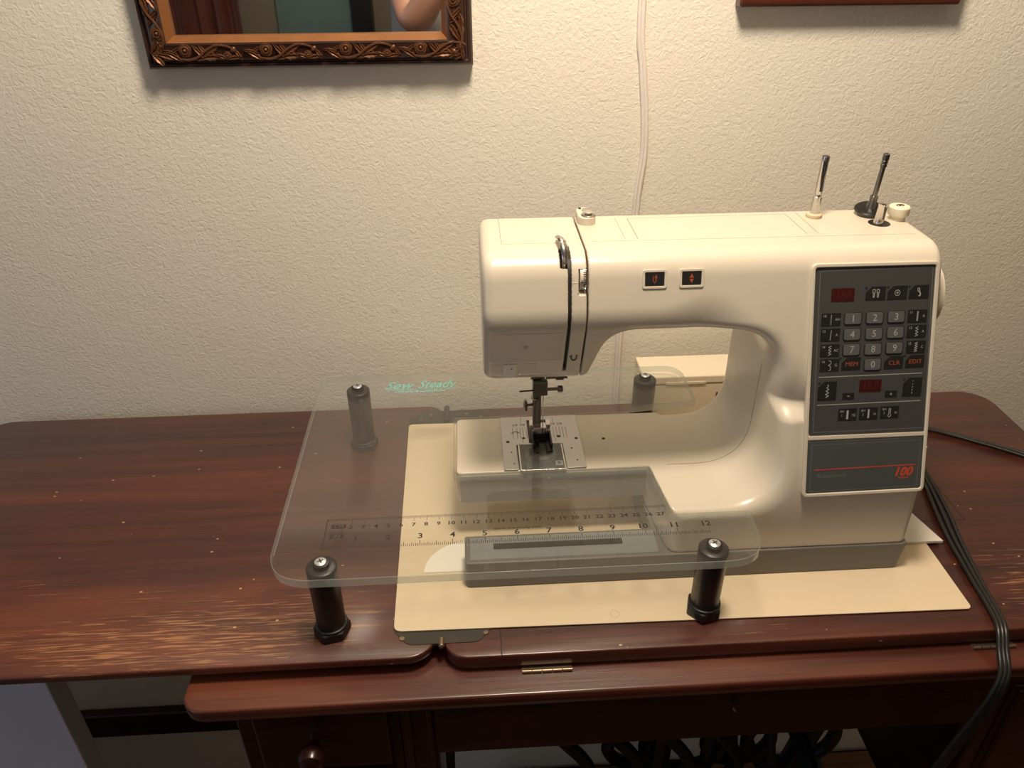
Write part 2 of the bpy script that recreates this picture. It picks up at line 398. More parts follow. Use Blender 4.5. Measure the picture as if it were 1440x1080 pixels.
# ================================================================== THE SETTING
TZ = -7.5                     # table top;  acrylic top is z = 0
FLOOR = -82.0
WALL = 36.0
def struct(o): o['kind'] = 'structure'; return o
struct(B().box(-190, 230, WALL, WALL+8, FLOOR-6, 165).build('wall_back', M['wall'], smooth=False))
struct(B().box(222, 230, -260, WALL, FLOOR-6, 165).build('wall_right', M['beige'], smooth=False))
struct(B().box(-190, 230, -268, -260, FLOOR-6, 165).build('wall_front', M['beige'], smooth=False))
struct(B().box(-190, 230, -268, WALL+8, 165, 171).build('ceiling', M['wall'], smooth=False))
fl = struct(B().box(-190, 230, -268, WALL, FLOOR-6, FLOOR-1.2).build('floor', M['wood_dark'], smooth=False))
me_cache = {}
y = WALL-1; row = 0
while y > -36:
    x = -75-(row*37) % 60
    while x < 135:
        if 'pl' not in me_cache:
            o = B().box(-44.9, 44.9, -2.8, 2.8, -1.2, 0).build('plank', M['floor'], None, bevel=.08, seg=1)
            me_cache['pl'] = o.data; bev = True
        else:
            o = bpy.data.objects.new('plank', me_cache['pl']); C.objects.link(o)
        o.parent = fl; o.location = ((x+45)*S, (y-2.85)*S, FLOOR*S); x += 90
    y -= 5.7; row += 1
struct(B().box(-190, 222, WALL-1.6, WALL, -66, -61).build('trim_1', M['wood_dark'], bevel=.3))
dr = struct(B().box(-62.7, -31, -259.9, -256, FLOOR-1.2, 125).build('door_1', M['teal_door'], bevel=.4))
B().box(-58, -36, -256, -255.2, 10, 112).box(-58, -36, -256, -255.2, -70, -4).build('door_panel', M['teal_door'], dr, bevel=.3)
B().lathe((-35, -256, 18), [(1.2, 0), (1.2, 1), (2.6, 3), (2.8, 5), (1.2, 6.2)], (0, 1, 0)).build('door_handle', M['brass'], dr)
struct(B().box(-30.6, -22, -259.9, -250, FLOOR-1.2, 125).build('trim_2', M['black'], bevel=.4))
# curtain of maroon cloth by the far door, seen only in the mirror
pts = [(-115.5+i*1.1, -246+2.2*math.sin(i*.9)+.8*math.sin(i*2.1)) for i in range(38)]
b = B(); n = len(pts)
b.add([(x, y+o, z) for o in (0, .6) for z in (FLOOR+2, 130) for x, y in pts],
      [(i, i+1, n+i+1, n+i) for i in range(n-1)]+[(2*n+i, 3*n+i, 3*n+i+1, 2*n+i+1) for i in range(n-1)]+
      [(i, 2*n+i, 2*n+i+1, i+1) for i in range(n-1)]+[(n+i, n+i+1, 3*n+i+1, 3*n+i) for i in range(n-1)]+[(0, n, 3*n, 2*n), (n-1, 3*n-1, 4*n-1, 2*n-1)])
cur = thing('curtain', 'dark maroon folded curtain reflected at the left of the mirror', 'curtain', (-100, -246, FLOOR))
b.build('cloth', M['curtain'], cur)
B().tube([(-126, -246, 131), (-76, -246, 131)], 1.2).build('curtain_rail', M['brass'], cur)
# ceiling lamp (the light itself sits just under the shade)
lamp = thing('ceiling_lamp', 'round shaded ceiling lamp above the sewing cabinet, out of frame', 'lamp', (25, 0, 165))
B().tube([(25, 0, 165), (25, 0, 104)], .5).build('lamp_cord', M['cord_white'], lamp)
B().lathe((25, 0, 96), [(1.6, 0), (2.4, .5), (2.6, 6), (1.6, 8.2), (.5, 8.4)], seg=32).build('bulb_socket', M['white_card'], lamp)

# ================================================================== SEWING CABINET
cab = thing('sewing_cabinet', 'dark red mahogany sewing cabinet with an opened left leaf and scuffed varnish', 'sewing table', (20, 12, FLOOR))
def leaf_profile(poly, name, m, zt, zb, chamf=.13, sh=.9):
    # slab with a rounded upper arris and an undercut lower edge
    cx = sum(p[0] for p in poly)/len(poly); cy = sum(p[1] for p in poly)/len(poly)
    def inset(d):
        N = len(poly); out = []
        for i in range(N):
            a = Vector(poly[i-1]); c = Vector(poly[(i+1) % N]); t = (c-a); nrm = Vector((t.y, -t.x)).normalized()
            p = Vector(poly[i])-nrm*d; out.append((p.x, p.y))
        return out
    lv = [(chamf, zt), (chamf*.3, zt-chamf*.3), (0, zt-chamf), (0, zt-(zt-zb)*.55), (sh*.3, zb+(zt-zb)*.15), (sh, zb)]
    b = B(); N = len(poly); rings = [[(x, y, z) for x, y in inset(d)] for d, z in lv]
    vs = [v for r in rings for v in r]; k = len(rings)
    fs = [(i*N+j, (i+1)*N+j, (i+1)*N+(j+1) % N, i*N+(j+1) % N) for i in range(k-1) for j in range(N)]
    fs += [tuple(range(N)), tuple((k-1)*N+j for j in range(N-1, -1, -1))]
    b.add(vs, fs); return b.build(name, m, cab, ang=50)
o = leaf_profile(rrect(-38.8, 12.35, -1.25, 34.4, 2, 8, (2.3, 1.9, 2.6, 2.2)), 'leaf', M['top'], TZ, TZ-1.2)
o['label'] = 'folded-out left leaf with worn streaks along its front edge'
o = leaf_profile(rrect(12.95, 76.6, -1.5, 33.5, 1.6, 8, (2, 3.2, 1.6, 1.9)), 'tabletop', M['top'], TZ, TZ-1.7, sh=.3)
# joint lines of the tabletop
for i, (x0, x1, y0, y1) in enumerate(((17.4, 17.5, -1.45, 1.5), (50, 62, 11.35, 11.43), (61.9, 61.97, 11.4, 30))):
    B().box(x0, x1, y0, y1, TZ-.3, TZ+.012).build('joint_line', M['dark'], cab, smooth=False)
# ledge with bull-nosed edge
poly = []
for (yy, zz) in [(-3.2, -9.25), (-3.62, -9.4), (-3.85, -9.8), (-3.85, -10.3), (-3.6, -10.75), (-3.1, -10.95), (0, -11)]:
    poly.append((yy, zz))
led = rrect(-7.0, 77, -3.85, 30, 1.6, 8, (1.6, .2, .2, 1.7))
def inset2(poly, d):
    N = len(poly); out = []
    for i in range(N):
        a = Vector(poly[i-1]); c = Vector(poly[(i+1) % N]); t = c-a; nrm = Vector((t.y, -t.x)).normalized(); p = Vector(poly[i])-nrm*d; out.append((p.x, p.y))
    return out
lv = [(.22, -9.2), (.08, -9.24), (.0, -9.36), (0, -9.95), (.05, -10.4), (.3, -10.8), (.8, -11)]
N = len(led); vs = [(x, y, z) for d, z in lv for x, y in inset2(led, d)]; k = len(lv)
fs = [(i*N+j, (i+1)*N+j, (i+1)*N+(j+1) % N, i*N+(j+1) % N) for i in range(k-1) for j in range(N)]+[tuple(range(N)), tuple((k-1)*N+j for j in range(N-1, -1, -1))]
B().add(vs, fs).build('ledge', M['top_plain'], cab, ang=50)
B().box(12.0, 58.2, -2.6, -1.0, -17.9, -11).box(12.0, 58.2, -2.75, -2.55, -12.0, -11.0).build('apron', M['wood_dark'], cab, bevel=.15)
B().lathe((36.2, -2.55, -12.9), [(.42, 0), (.42, .12), (.22, .12), (.22, .04)], (0, -1, 0), seg=16).box(36.12, 36.28, -2.72, -2.6, -13.5, -12.9).build('keyhole', M['black'], cab)
B().lathe((36.5, -2.6, -14.3), [(.12, 0), (.12, .12), (.03, .18)], (0, -1, 0), seg=10).build('pin', M['steel'], cab)
B().box(9.0, 12.0, -1.6, 4, -38, -11).box(9.4, 9.9, -2.2, -1.6, -38, -11).box(11.2, 11.7, -2.1, -1.6, -38, -11).build('stile', M['wood_dark'], cab, bevel=.12)
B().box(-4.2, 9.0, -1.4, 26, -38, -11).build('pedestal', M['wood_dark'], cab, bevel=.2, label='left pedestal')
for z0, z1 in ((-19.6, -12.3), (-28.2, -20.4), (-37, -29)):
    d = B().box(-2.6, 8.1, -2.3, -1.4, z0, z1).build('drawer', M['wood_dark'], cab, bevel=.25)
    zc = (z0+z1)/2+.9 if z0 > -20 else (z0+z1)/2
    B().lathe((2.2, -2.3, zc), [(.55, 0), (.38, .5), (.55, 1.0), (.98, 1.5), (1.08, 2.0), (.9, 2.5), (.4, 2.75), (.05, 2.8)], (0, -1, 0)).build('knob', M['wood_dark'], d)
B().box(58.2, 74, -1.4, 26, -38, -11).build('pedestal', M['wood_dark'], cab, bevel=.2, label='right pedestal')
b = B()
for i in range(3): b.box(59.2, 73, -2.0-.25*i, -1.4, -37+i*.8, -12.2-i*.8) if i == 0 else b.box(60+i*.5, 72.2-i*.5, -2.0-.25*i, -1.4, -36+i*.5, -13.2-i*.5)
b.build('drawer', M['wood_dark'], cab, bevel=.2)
B().box(-4.2, 74, 26, 27.2, -38, -11).build('back_board', M['wood_dark'], cab)
# brass hinges on the ledge
def hinge(x, y, z, L=4.0, ax=0):
    h = bpy.data.objects.new('hinge', None); h.empty_display_size = .01; C.objects.link(h); h.parent = cab
    h.location = (Vector((x, y, z))-Vector((20, 12, FLOOR)))*S
    for i in range(5):
        a = x-L/2+i*L/5; B().tube([(a+.03, y, z), (a+L/5-.03, y, z)], .17, 10).build('knuckle', M['brass'], h)
    B().box(x-L/2, x+L/2, y, y+.5, z-.12, z-.02).build('hinge_leaf', M['brass'], h)
hinge(21.0, -1.85, -9.08); hinge(57.3, -1.85, -9.08, 3.6)
# iron hinge plates joining leaf and tabletop
def plate_outline(x0, x1, y0, y1, cut): return [(x0+cut, y0), (x1-cut, y0), (x1, (y0+y1)/2), (x1-cut, y1), (x0+cut, y1), (x0, (y0+y1)/2)]
b = B().prism(round_poly(plate_outline(8.6, 17.2, -.05, 3.6, 1.5), [1]*6), TZ-.2, TZ+.06)
b.build('hinge_plate', M['iron'], cab)
B().tube([(12.75, -.25, TZ-.1), (12.75, .5, TZ-.1)], .26, 12).ell((12.75, -.25, TZ), .26, .2, .26).build('hinge_pin', M['brass'], cab)
B().prism(round_poly(plate_outline(8.2, 18.2, 29.6, 33.2, 1.6), [1]*6), TZ-.2, TZ+.06).build('hinge_plate', M['iron'], cab)
B().tube([(12.75, 30.9, TZ+.02), (12.75, 33.9, TZ+.02)], .32, 12).build('hinge_pin', M['iron'], cab)
b = B()
for x, yy in ((9.9, 31.6), (11.0, 32.4), (15, 32.4), (16.6, 31.8), (14.2, 31), (9.6, .6), (16.3, .8)): b.lathe((x, yy, TZ+.05), [(.22, 0), (.2, .05), (.04, .06)], seg=12)
b.build('screw', M['brass'], cab, kind='stuff')
# treadle stand of black cast iron under the cabinet
st = bpy.data.objects.new('treadle_stand', None); C.objects.link(st); st.parent = cab; st.empty_display_size = .01
st.location = (Vector((30, 14, FLOOR))-Vector((20, 12, FLOOR)))*S
for x in (10.5, 59.5):
    B().tube(spline([(x, 2, -38), (x, 4, -52), (x, 13, -60), (x, 3, -72), (x, 0, FLOOR+1)]), 1.2, 8).tube(spline([(x, 25, -38), (x, 22, -52), (x, 13, -60), (x, 23, -72), (x, 27, FLOOR+1)]), 1.2, 8).tube([(x, 4, -74), (x, 23, -74)], .9, 8).build('side_iron', M['cast'], st)
def ring(b, c, R, r, seg=40, axis='x'):
    p = [(c[0], c[1]+R*math.cos(2*math.pi*i/seg), c[2]+R*math.sin(2*math.pi*i/seg)) for i in range(seg+1)] if axis == 'x' else [(c[0]+R*math.cos(2*math.pi*i/seg), c[1], c[2]+R*math.sin(2*math.pi*i/seg)) for i in range(seg+1)]
    b.tube(p, r, 8, cap=False)
b = B(); ring(b, (50, 9, -50), 15, 1.0)
for i in range(6):
    a = i*math.pi/3; b.tube([(50, 9, -50), (50, 9+15*math.cos(a), -50+15*math.sin(a))], .6, 6)
b.build('drive_wheel', M['cast'], st)
b = B().tube([(10, 13, -60), (60, 13, -60)], .9, 8).box(22, 48, 4, 20, -76, -75)
for x in (24, 30, 36, 42): b.tube(spline([(x, 12, -38), (x+4, 12, -46), (x-2, 12, -53), (x+2, 12, -60)]), .8, 8)
b.build('brace', M['cast'], st)
b = B()
for cx, r in ((40, 5), (46.5, 4), (53, 5.5), (34, 3.5)): ring(b, (cx, 14, -44), r, .8, 30, 'y')
b.tube([(37, 14, -38), (37, 14, -60)], 1.4, 8).tube([(43, 14, -38), (43, 14, -60)], .9, 8).tube([(56, 14, -38), (52, 14, -60)], 1.4, 8)
b.build('scroll_iron', M['cast'], st)

# ================================================================== CARD UNDER THE MACHINE, PAPER SLIP, PAINTED LIGHT PATCH
card = tag(B().prism(round_poly([(8.9, 1.25), (56.4, .62), (56.9, 29.8), (8.55, 30.5)], [.7, .5, .5, .5]), TZ+.09, TZ+.2).build('cardboard_sheet', M['mat'], bevel=.03, seg=2),
    'large cream cardboard sheet lying under the sewing machine', 'cardboard')
card.location.z = .0
b = B(); ring_n = 48
for i in range(ring_n):
    a0 = 2*math.pi*i/ring_n; a1 = 2*math.pi*(i+1)/ring_n
    b.add([(26.9+.38*r*math.cos(a), 1.9+.38*r*math.sin(a), TZ+.204) for a in (a0, a1) for r in (1, .94)], [(0, 1, 3, 2)])
b.build('ring_mark', M['cream_line'], card)
CT = TZ+.2
tag(B().prism([(15.0+3.9*math.cos(a), 7.5+3.7*math.sin(a)) for a in [math.pi*i/40 for i in range(41)]], CT+.01, CT+.05).build('light_patch', M['disc']),  # bright patch of reflected light, put in as a pale half-disc
    'half-round patch of reflected light, set as a pale sheet at the left end of the machine base', 'paper')
tag(B().prism([(52, 8.3), (58.0, 8.2), (57.0, 12.2), (52, 12.2)], CT+.02, CT+.3).build('paper_slip', M['white_card'], bevel=.03),
    'small white card slip sticking out right of the machine base', 'paper')
bx = thing('accessory_box', 'cream plastic box standing behind the machine against the wall', 'box', (41, 31, TZ))
o = B().box(34.3, 47.2, 28.9, 33.4, TZ, -2.3).build('box_body', M['box'], bx, bevel=.15)
B().box(34.3, 47.2, 28.8, 33.4, -2.2, -1.2).build('lid', M['box'], bx, bevel=.18)
B().box(36.8, 41.2, 28.74, 28.82, -2.2, -1.9).build('catch', M['box'], bx, bevel=.02)
B().box(42.55, 42.75, 28.82, 28.95, -5.0, -3.4).build('slot', M['brass'], bx)
B().box(34.6, 47, 29.0, 33.2, -2.3, -2.2).build('lid_gap', M['cream_line'], bx)
bd = tag(B().box(-75, -26.8, 10, 12.6, FLOOR, -11).build('white_board', M['board'], bevel=.15), 'upright white board standing on the floor under the left leaf', 'board')
put_b = B(); put_text(put_b, 'A', 1.6, lambda x, y: (-30.9+x, 9.985, -36.2+y)); 

# ================================================================== ACRYLIC EXTENSION TABLE
ac = thing('extension_table', 'clear acrylic sewing extension table on four black legs around the free arm', 'extension table', (19, 14.6, TZ))
out = [(0, 0), (38.15, 0), (38.15, 5.62), (31.75, 5.62), (31.12, 11.8), (14.0, 11.8), (14.0, 20.6), (31.1, 20.6), (31.2, 21.5), (38.15, 22.3), (38.15, 29.2), (0, 29.2)]
outr = round_poly(out, [3.6, 3.4, .3, .12, .2, .15, .15, .2, .1, .25, 2.2, 1.6], 9)
B().prism(outr, -.78, 0, mi=0, side_mi=1).build('acrylic_sheet', [M['plate'], M['plate_edge']], ac, bevel=.05, seg=1, smooth=True, ang=30)
def leg(cx, cy, zb):
    l = B().lathe((cx, cy, zb), [(1.08, .9), (1.14, 1.0), (1.17, 5.8), (1.17, -.42-zb), (1.08, -.34-zb), (.5, -.34-zb)], seg=32).build('leg', M['black'], ac, ang=60)
    hx = [(cx+1.5*math.cos(a), cy+1.5*math.sin(a)) for a in [math.radians(60*i+12) for i in range(6)]]
    B().prism(hx, zb, zb+.85).lathe((cx, cy, zb+.8), [(1.32, 0), (1.3, .28), (1.1, .3)], seg=24).build('foot', M['black'], l, bevel=.12, seg=2)
    B().lathe((cx, cy, -.4), [(.62, 0), (.62, .42), (.5, .44), (.5, .39)], seg=24).build('washer', M['black'], l)
    b = B().lathe((cx, cy, .0), [(.46, 0), (.46, .13), (.36, .2), (.05, .22)], seg=24)
    b.build('screw_head', M['screw'], l)
    a = cx*1.3; b = B()
    for t in (a, a+math.pi/2):
        dx, dy = math.cos(t), math.sin(t); b.add([(cx+dx*.24*s-dy*.045*q, cy+dy*.24*s+dx*.045*q, z) for z in (.19, .226) for s, q in ((1, 1), (1, -1), (-1, -1), (-1, 1))], [(3, 2, 1, 0), (4, 5, 6, 7), (0, 1, 5, 4), (1, 2, 6, 5), (2, 3, 7, 6), (3, 0, 4, 7)])
    b.build('screw_cross', M['black'], l)
leg(4.0, 1.8, TZ+.02); leg(4.0, 27.0, TZ+.02); leg(34.2, 1.85, CT+.02); leg(34.05, 27.2, CT+.02)
# printed rulers
ink = B(); zt = .006
def rect(b, x0, x1, y0, y1, z=zt, mi=0): b.add([(x0, y0, z), (x1, y0, z), (x1, y1, z), (x0, y1, z)], [(0, 1, 2, 3)], mi)
U0, C0 = 3.787, 3.848; YI, YC = 3.16, 6.66
for i in range(0, 12*16+1):
    L = .62 if i % 16 == 0 else .5 if i % 8 == 0 else .42 if i % 4 == 0 else .33 if i % 2 == 0 else .27
    x = U0+i*2.54/16; rect(ink, x-.022, x+.022, YI, YI+L)
for i in range(0, 276):
    L = .62 if i % 10 == 0 else .36 if i % 5 == 0 else .26
    x = C0+i*.1; rect(ink, x-.015, x+.015, YC-L, YC)
rect(ink, C0, C0+.05, YI, YC); rect(ink, C0, C0+27.5, YC-.008, YC+.008)
for i in range(1, 13): put_text(ink, str(i), .80, lambda x, y, i=i: (U0+i*2.54+x+(-.12 if i > 9 else 0), 4.25+y, zt), wide=1.1, bold=.02)
for i in range(2, 28): put_text(ink, str(i), .58, lambda x, y, i=i: (C0+i+x-.03, 5.62+y, zt), wide=1.15, bold=.02)
put_text(ink, 'www.sewsteady.com', .44, lambda x, y: (19.1+x, 4.72+y, zt), wide=1.02, bold=.01)
rect(ink, 4.28, 5.42, 5.52, 6.02); rect(ink, 4.28, 5.38, 4.38, 4.85)
ink.build('ruler_print', M['ink'], ac, smooth=False)
b = B(); put_text(b, 'CM', .5, lambda x, y: (4.85+x, 5.77+y, .010), wide=1.1); put_text(b, 'IN', .48, lambda x, y: (4.83+x, 4.61+y, .010), wide=1.1)
b.build('scale_name', M['ink_inv'], ac, smooth=False)
b = B()
put_text(b, 'Sew', 2.0, lambda x, y: (8.15+x, 26.95+y, zt), shear=.45, wide=.85, bold=.004)
put_text(b, 'Steady', 2.0, lambda x, y: (12.05+x, 27.0+y, zt), shear=.45, wide=.72, bold=.004)
rect(b, 6.9, 14.0, 26.18, 26.25)
for i in range(26): x = 7.9+i*.2+random.random()*.04; rect(b, x, x+.11, 25.6, 25.6+random.choice((.22, .3, .4)))
b.build('logo_print', M['teal'], ac, smooth=False)

# ================================================================== SEWING MACHINE
sm = thing('sewing_machine', 'cream computerized sewing machine with a dark keypad panel and a grey base', 'sewing machine', (34, 13, CT))
def yfront(z): return 5.3+.3*z
def f_all(x, y, z):
    A = (5.3+.3*z-y)*.958; Bf = 5.7-y+.06*np.minimum(z, 0)*0
    front = smax(A, Bf, .8)
    t = np.clip((12-y)/6.5, 0, 1); col = (39.7+1.5*t*t)-x
    head = smax((x-(25.6+.25*(z-9.3)))*.97, 8.75-z, .5)
    arm = 14.1-z+.0*x
    s = smin(arm, head, 2.2); s = smin(s, col, 3.6)
    lowx = (31.25+(12-np.clip(y, 5.7, 12))*.1)-x
    low = smax(z-.0, lowx, .15); s = smin(s, low, 4.6)
    cg = 4.5*sstep(x, 33, 44)+14*sstep(-z, -8.6, -4)
    Cc = (9.9+.42*(15.5-z)-y)*.92-cg
    u = smax(front, Cc, .7+1.1*sstep(x, 30, 36)); u = smax(u, z-20.2, 1.7)
    u = smax(u, y-20.4, .8); u = smax(u, 16.85-x, .9); u = smax(u, x-(51.95+.025*(20-z)), .7)
    u = smax(u, s, 1.0); u = smax(u, -4.5-z, .1)
    # free arm
    a = smax(np.maximum(14.2-x, x-34), np.maximum(12-y, y-20.4), .5)
    a = smax(a, z, .18); a = smax(a, (-3.6-z)+0*x, .8)
    a2 = np.minimum(a, 9)
    return np.minimum(u, a2)
GX = 24.78
def f_body(x, y, z): 
    keep = np.where(z > 4, smax(f_all(x, y, z), GX+.04-x, .12), f_all(x, y, z)); return keep
def f_head(x, y, z):
    a = smax(f_all(x, y, z), x-(GX-.09), .12); a = np.where(z < 4, 9.0, a)
    g = np.maximum(np.abs(x-23.42)-.13, np.maximum(y-13.4, 9.9-z)); a = np.maximum(a, -g)
    # slot for the take-up lever on top
    g2 = np.maximum(np.abs(x-23.1)-.38, np.maximum(np.abs(y-13.1)-1.8, 17.0-z)); a = np.maximum(a, -g2)
    # thread tension dial window
    g3 = np.maximum(np.abs(x-24.45)-.36, np.maximum(y-12.5, np.abs(z-18.3)-.92)); return np.maximum(a, -g3)
nets('machine_body', f_body, (13.6, 4.8, -5.1), (53.6, 21.0, 20.9), .2, M['cream'], sm)
nets('head_cover', f_head, (16.3, 9.0, 8.2), (25.0, 21.0, 20.8), .13, M['cream'], sm)
B().box(23.0, 24.78, 14.6, 19.5, 10.5, 19.4).box(24.1, 24.78, 14.4, 19.9, 9.6, 19.6).build('light_stop', M['dark'], sm)  # unseen dark blocks added inside the head to stop light in its gaps
def ysurf(x, z, y0=2.0, y1=21.0):
    """where the front of the machine is at (x, z)"""
    ys = np.linspace(y0, y1, 381); v = f_all(np.full_like(ys, x), ys, np.full_like(ys, z)); i = np.argmax(v < 0)
    if v[i] >= 0: return y1
    a, b_ = ys[max(i-1, 0)], ys[i]
    for _ in range(12):
        c = (a+b_)/2
        if f_all(np.array([x]), np.array([c]), np.array([z]))[0] < 0: b_ = c
        else: a = c
    return b_
def ribbon(b, pts, w, off=.03, dirx=True, deep=.1):
    """thin dark groove line laid along surface points (x,y,z) with half width w sideways"""
    n = len(pts); vs = []
    for i, p in enumerate(pts):
        P = np.array([p], float); g = grad(f_all, P)[0]; g /= np.linalg.norm(g)+1e-9; g = Vector(g)
        t = (Vector(pts[min(i+1, n-1)])-Vector(pts[max(i-1, 0)])).normalized(); s = t.cross(g).normalized()*w; q = Vector(p)
        vs += [q+s+g*off, q-s+g*off, q-s-g*deep, q+s-g*deep]
    fs = []
    for i in range(n-1):
        for k in range(4): fs.append((i*4+k, i*4+(k+1) % 4, (i+1)*4+(k+1) % 4, (i+1)*4+k))
    fs += [(3, 2, 1, 0), (n*4-4, n*4-3, n*4-2, n*4-1)]
    b.add(vs, fs)
TOPZ = 20.2
def top(x, y): # height of the top surface
    zs = np.linspace(21, 15, 241); v = f_all(np.full_like(zs, x), np.full_like(zs, y), zs); return zs[np.argmax(v < 0)]
def topline(b, p, q, w, n=14):
    ribbon(b, [(p[0]+(q[0]-p[0])*i/n, p[1]+(q[1]-p[1])*i/n, top(p[0]+(q[0]-p[0])*i/n, p[1]+(q[1]-p[1])*i/n)) for i in range(n+1)], w)
for p, q, ww in (((25.3, 14.2), (50.9, 14.0), .022), ((28.1, 14.5), (28.1, 19.3), .02), ((29.1, 14.5), (29.1, 19.1), .035), ((29.1, 19.1), (42.4, 19.2), .02),
              ((42.5, 14.6), (42.4, 19.2), .03), ((43.4, 14.6), (43.4, 19.6), .03), ((18.5, 14.1), (18.5, 19.8), .025), ((18.5, 14.1), (22.6, 14.1), .022)):
    b = B(); topline(b, p, q, ww); b.build('seam', M['cream_line'], sm)
# seam where the free arm grows out of the column
pts = []
for i in range(60):
    a = math.radians(-93+i*2.0); # polar search around the throat centre at y = 12
    c = (33.2, 7.0); d = (math.cos(a), math.sin(a)); rr = np.linspace(1, 12, 551)
    v = f_all(c[0]+rr*d[0], np.full_like(rr, 12.05), c[1]+rr*d[1]); k = np.argmax(v < 0)
    if v[k] < 0 and c[1]+rr[k]*d[1] < 11.2: pts.append((c[0]+rr[k]*d[0], 12.05, c[1]+rr[k]*d[1]))
b = B(); ribbon(b, pts, .022, .03); b.build('seam', M['cream_line'], sm)
# crease panel under the front of the head and little lamp window
def patch(b, x0, x1, z0, z1, off, nx=10, nz=8, thick=.08):
    vs = []
    for o_ in (off, off-thick):
        for i in range(nx+1):
            for j in range(nz+1):
                x = x0+(x1-x0)*i/nx; z = z0+(z1-z0)*j/nz; vs.append((x, ysurf(x, z)-o_, z))
    n = (nx+1)*(nz+1); I = lambda i, j, l=0: l*n+i*(nz+1)+j; fs = []
    for i in range(nx):
        for j in range(nz): fs += [(I(i, j), I(i+1, j), I(i+1, j+1), I(i, j+1)), (I(i, j, 1), I(i, j+1, 1), I(i+1, j+1, 1), I(i+1, j, 1))]
    for i in range(nx): fs += [(I(i, 0), I(i, 0, 1), I(i+1, 0, 1), I(i+1, 0)), (I(i, nz), I(i+1, nz), I(i+1, nz, 1), I(i, nz, 1))]
    for j in range(nz): fs += [(I(0, j), I(0, j+1), I(0, j+1, 1), I(0, j, 1)), (I(nx, j), I(nx, j, 1), I(nx, j+1, 1), I(nx, j+1))]
    b.add(vs, fs)
b = B(); patch(b, 17.35, 23.05, 11.2, 14.4, .03); b.build('face_cover', M['smoke'], sm, label='frosted lower face cover')
b = B(); patch(b, 17.4, 18.3, 9.3, 10.9, .02); patch(b, 19.7, 21.1, 9.3, 10.9, .02); b.build('clear_skirt', M['smoke'], sm)
b = B(); patch(b, 18.45, 19.55, 9.25, 10.9, .07); b.build('lamp_window', M['white_card'], sm, bevel=.05)
B().lathe((19.1, ysurf(19.1, 10.4)-.06, 10.4), [(.07, 0), (.07, .05)], (0, -1, 0), seg=10).build('rivet', M['cream_line'], sm)
b = B().lathe((20.1, ysurf(20.1, 13.0)-.01, 13.0), [(.24, 0), (.22, .06), (.05, .07)], (0, -1, 0), seg=16); b.build('push_mark', M['smoke'], sm)
b = B(); ribbon(b, [(23.42, ysurf(23.42, 9.95+.4*i)+.0, 9.95+.4*i) for i in range(26)], .125, off=-.3, deep=.6); b.build('slot_shade', M['dark'], sm)  # dark strip standing in for the shade deep in the threading slot
# U mark at the foot of the threading strip
b = B(); yy = ysurf(24.05, 11.4)
U_pts = [(23.72, 11.62), (23.84, 11.8), (23.86, 11.35), (23.98, 11.18), (24.16, 11.2), (24.26, 11.4), (24.26, 11.8)]
b.tube([(x, ysurf(x, z)-.02, z) for x, z in U_pts], .05, 6)
b.build('thread_mark', M['black'], sm)
# thread tension dial
d = B().lathe((24.17, 11.75, 18.35), [(.9, 0), (1.0, .04), (1.0, .40), (.9, .44)], (1, 0, 0), seg=40).build('tension_dial', M['cream'], sm)
b = B()
for i in range(40):
    a = 2*math.pi*i/40; cy, cz = 11.75+1.0*math.cos(a), 18.35+1.0*math.sin(a)
    b.add([(x, cy+dy*math.cos(a)-dt*math.sin(a), cz+dy*math.sin(a)+dt*math.cos(a)) for x in (24.42, 24.64) for dy, dt in ((-.02, -.03), (.05, -.03), (.05, .03), (-.02, .03))],
          [(0, 1, 2, 3), (7, 6, 5, 4), (0, 4, 5, 1), (1, 5, 6, 2), (2, 6, 7, 3), (3, 7, 4, 0)])
b.build('grip_ribs', M['steel'], d)
b = B(); put_text(b, '4', .42, lambda x, y: (24.3+x, 10.74, 18.35+y)); put_text(b, '3', .36, lambda x, y: (24.3+x, 10.86, 17.8+y)); b.build('dial_number', M['ink'], d)
z_ = 18.3; B().box(23.6, 23.98, ysurf(23.8, z_)-.02, ysurf(23.8, z_)+.1, z_-.03, z_+.03).build('pointer', M['ivory'], sm)
# take-up lever
b = B().tube(spline([(23.15, 12.6, 16.8), (23.15, 11.9, 18.8), (23.1, 12.2, 20.1), (22.95, 13.1, 20.75), (22.8, 14.2, 20.65)]), .14, 10, flat=1.6)
b.tube(spline([(23.3, 12.8, 17.0), (23.32, 12.2, 19.0), (23.3, 12.5, 20.2), (23.15, 13.3, 20.75), (22.85, 14.2, 20.68)]), .09, 8)
b.build('take_up_lever', M['steel'], sm)
# bobbin tension guide on top
g = B().prism(rrect(24.9, 26.35, 17.6, 20.35, .7, 8), 20.1, 20.85).build('thread_guide', M['cream'], sm, bevel=.12)
B().lathe((25.75, 18.3, 20.85), [(.56, 0), (.6, .06), (.5, .14), (.3, .16), (.3, .3), (.55, .36), (.58, .42), (.25, .5), (.05, .52)], seg=24).build('tension_disc', M['steel'], g)
B().box(25.15, 25.35, 19.8, 20.05, 20.86, 20.92).build('guide_mark', M['ink'], g)
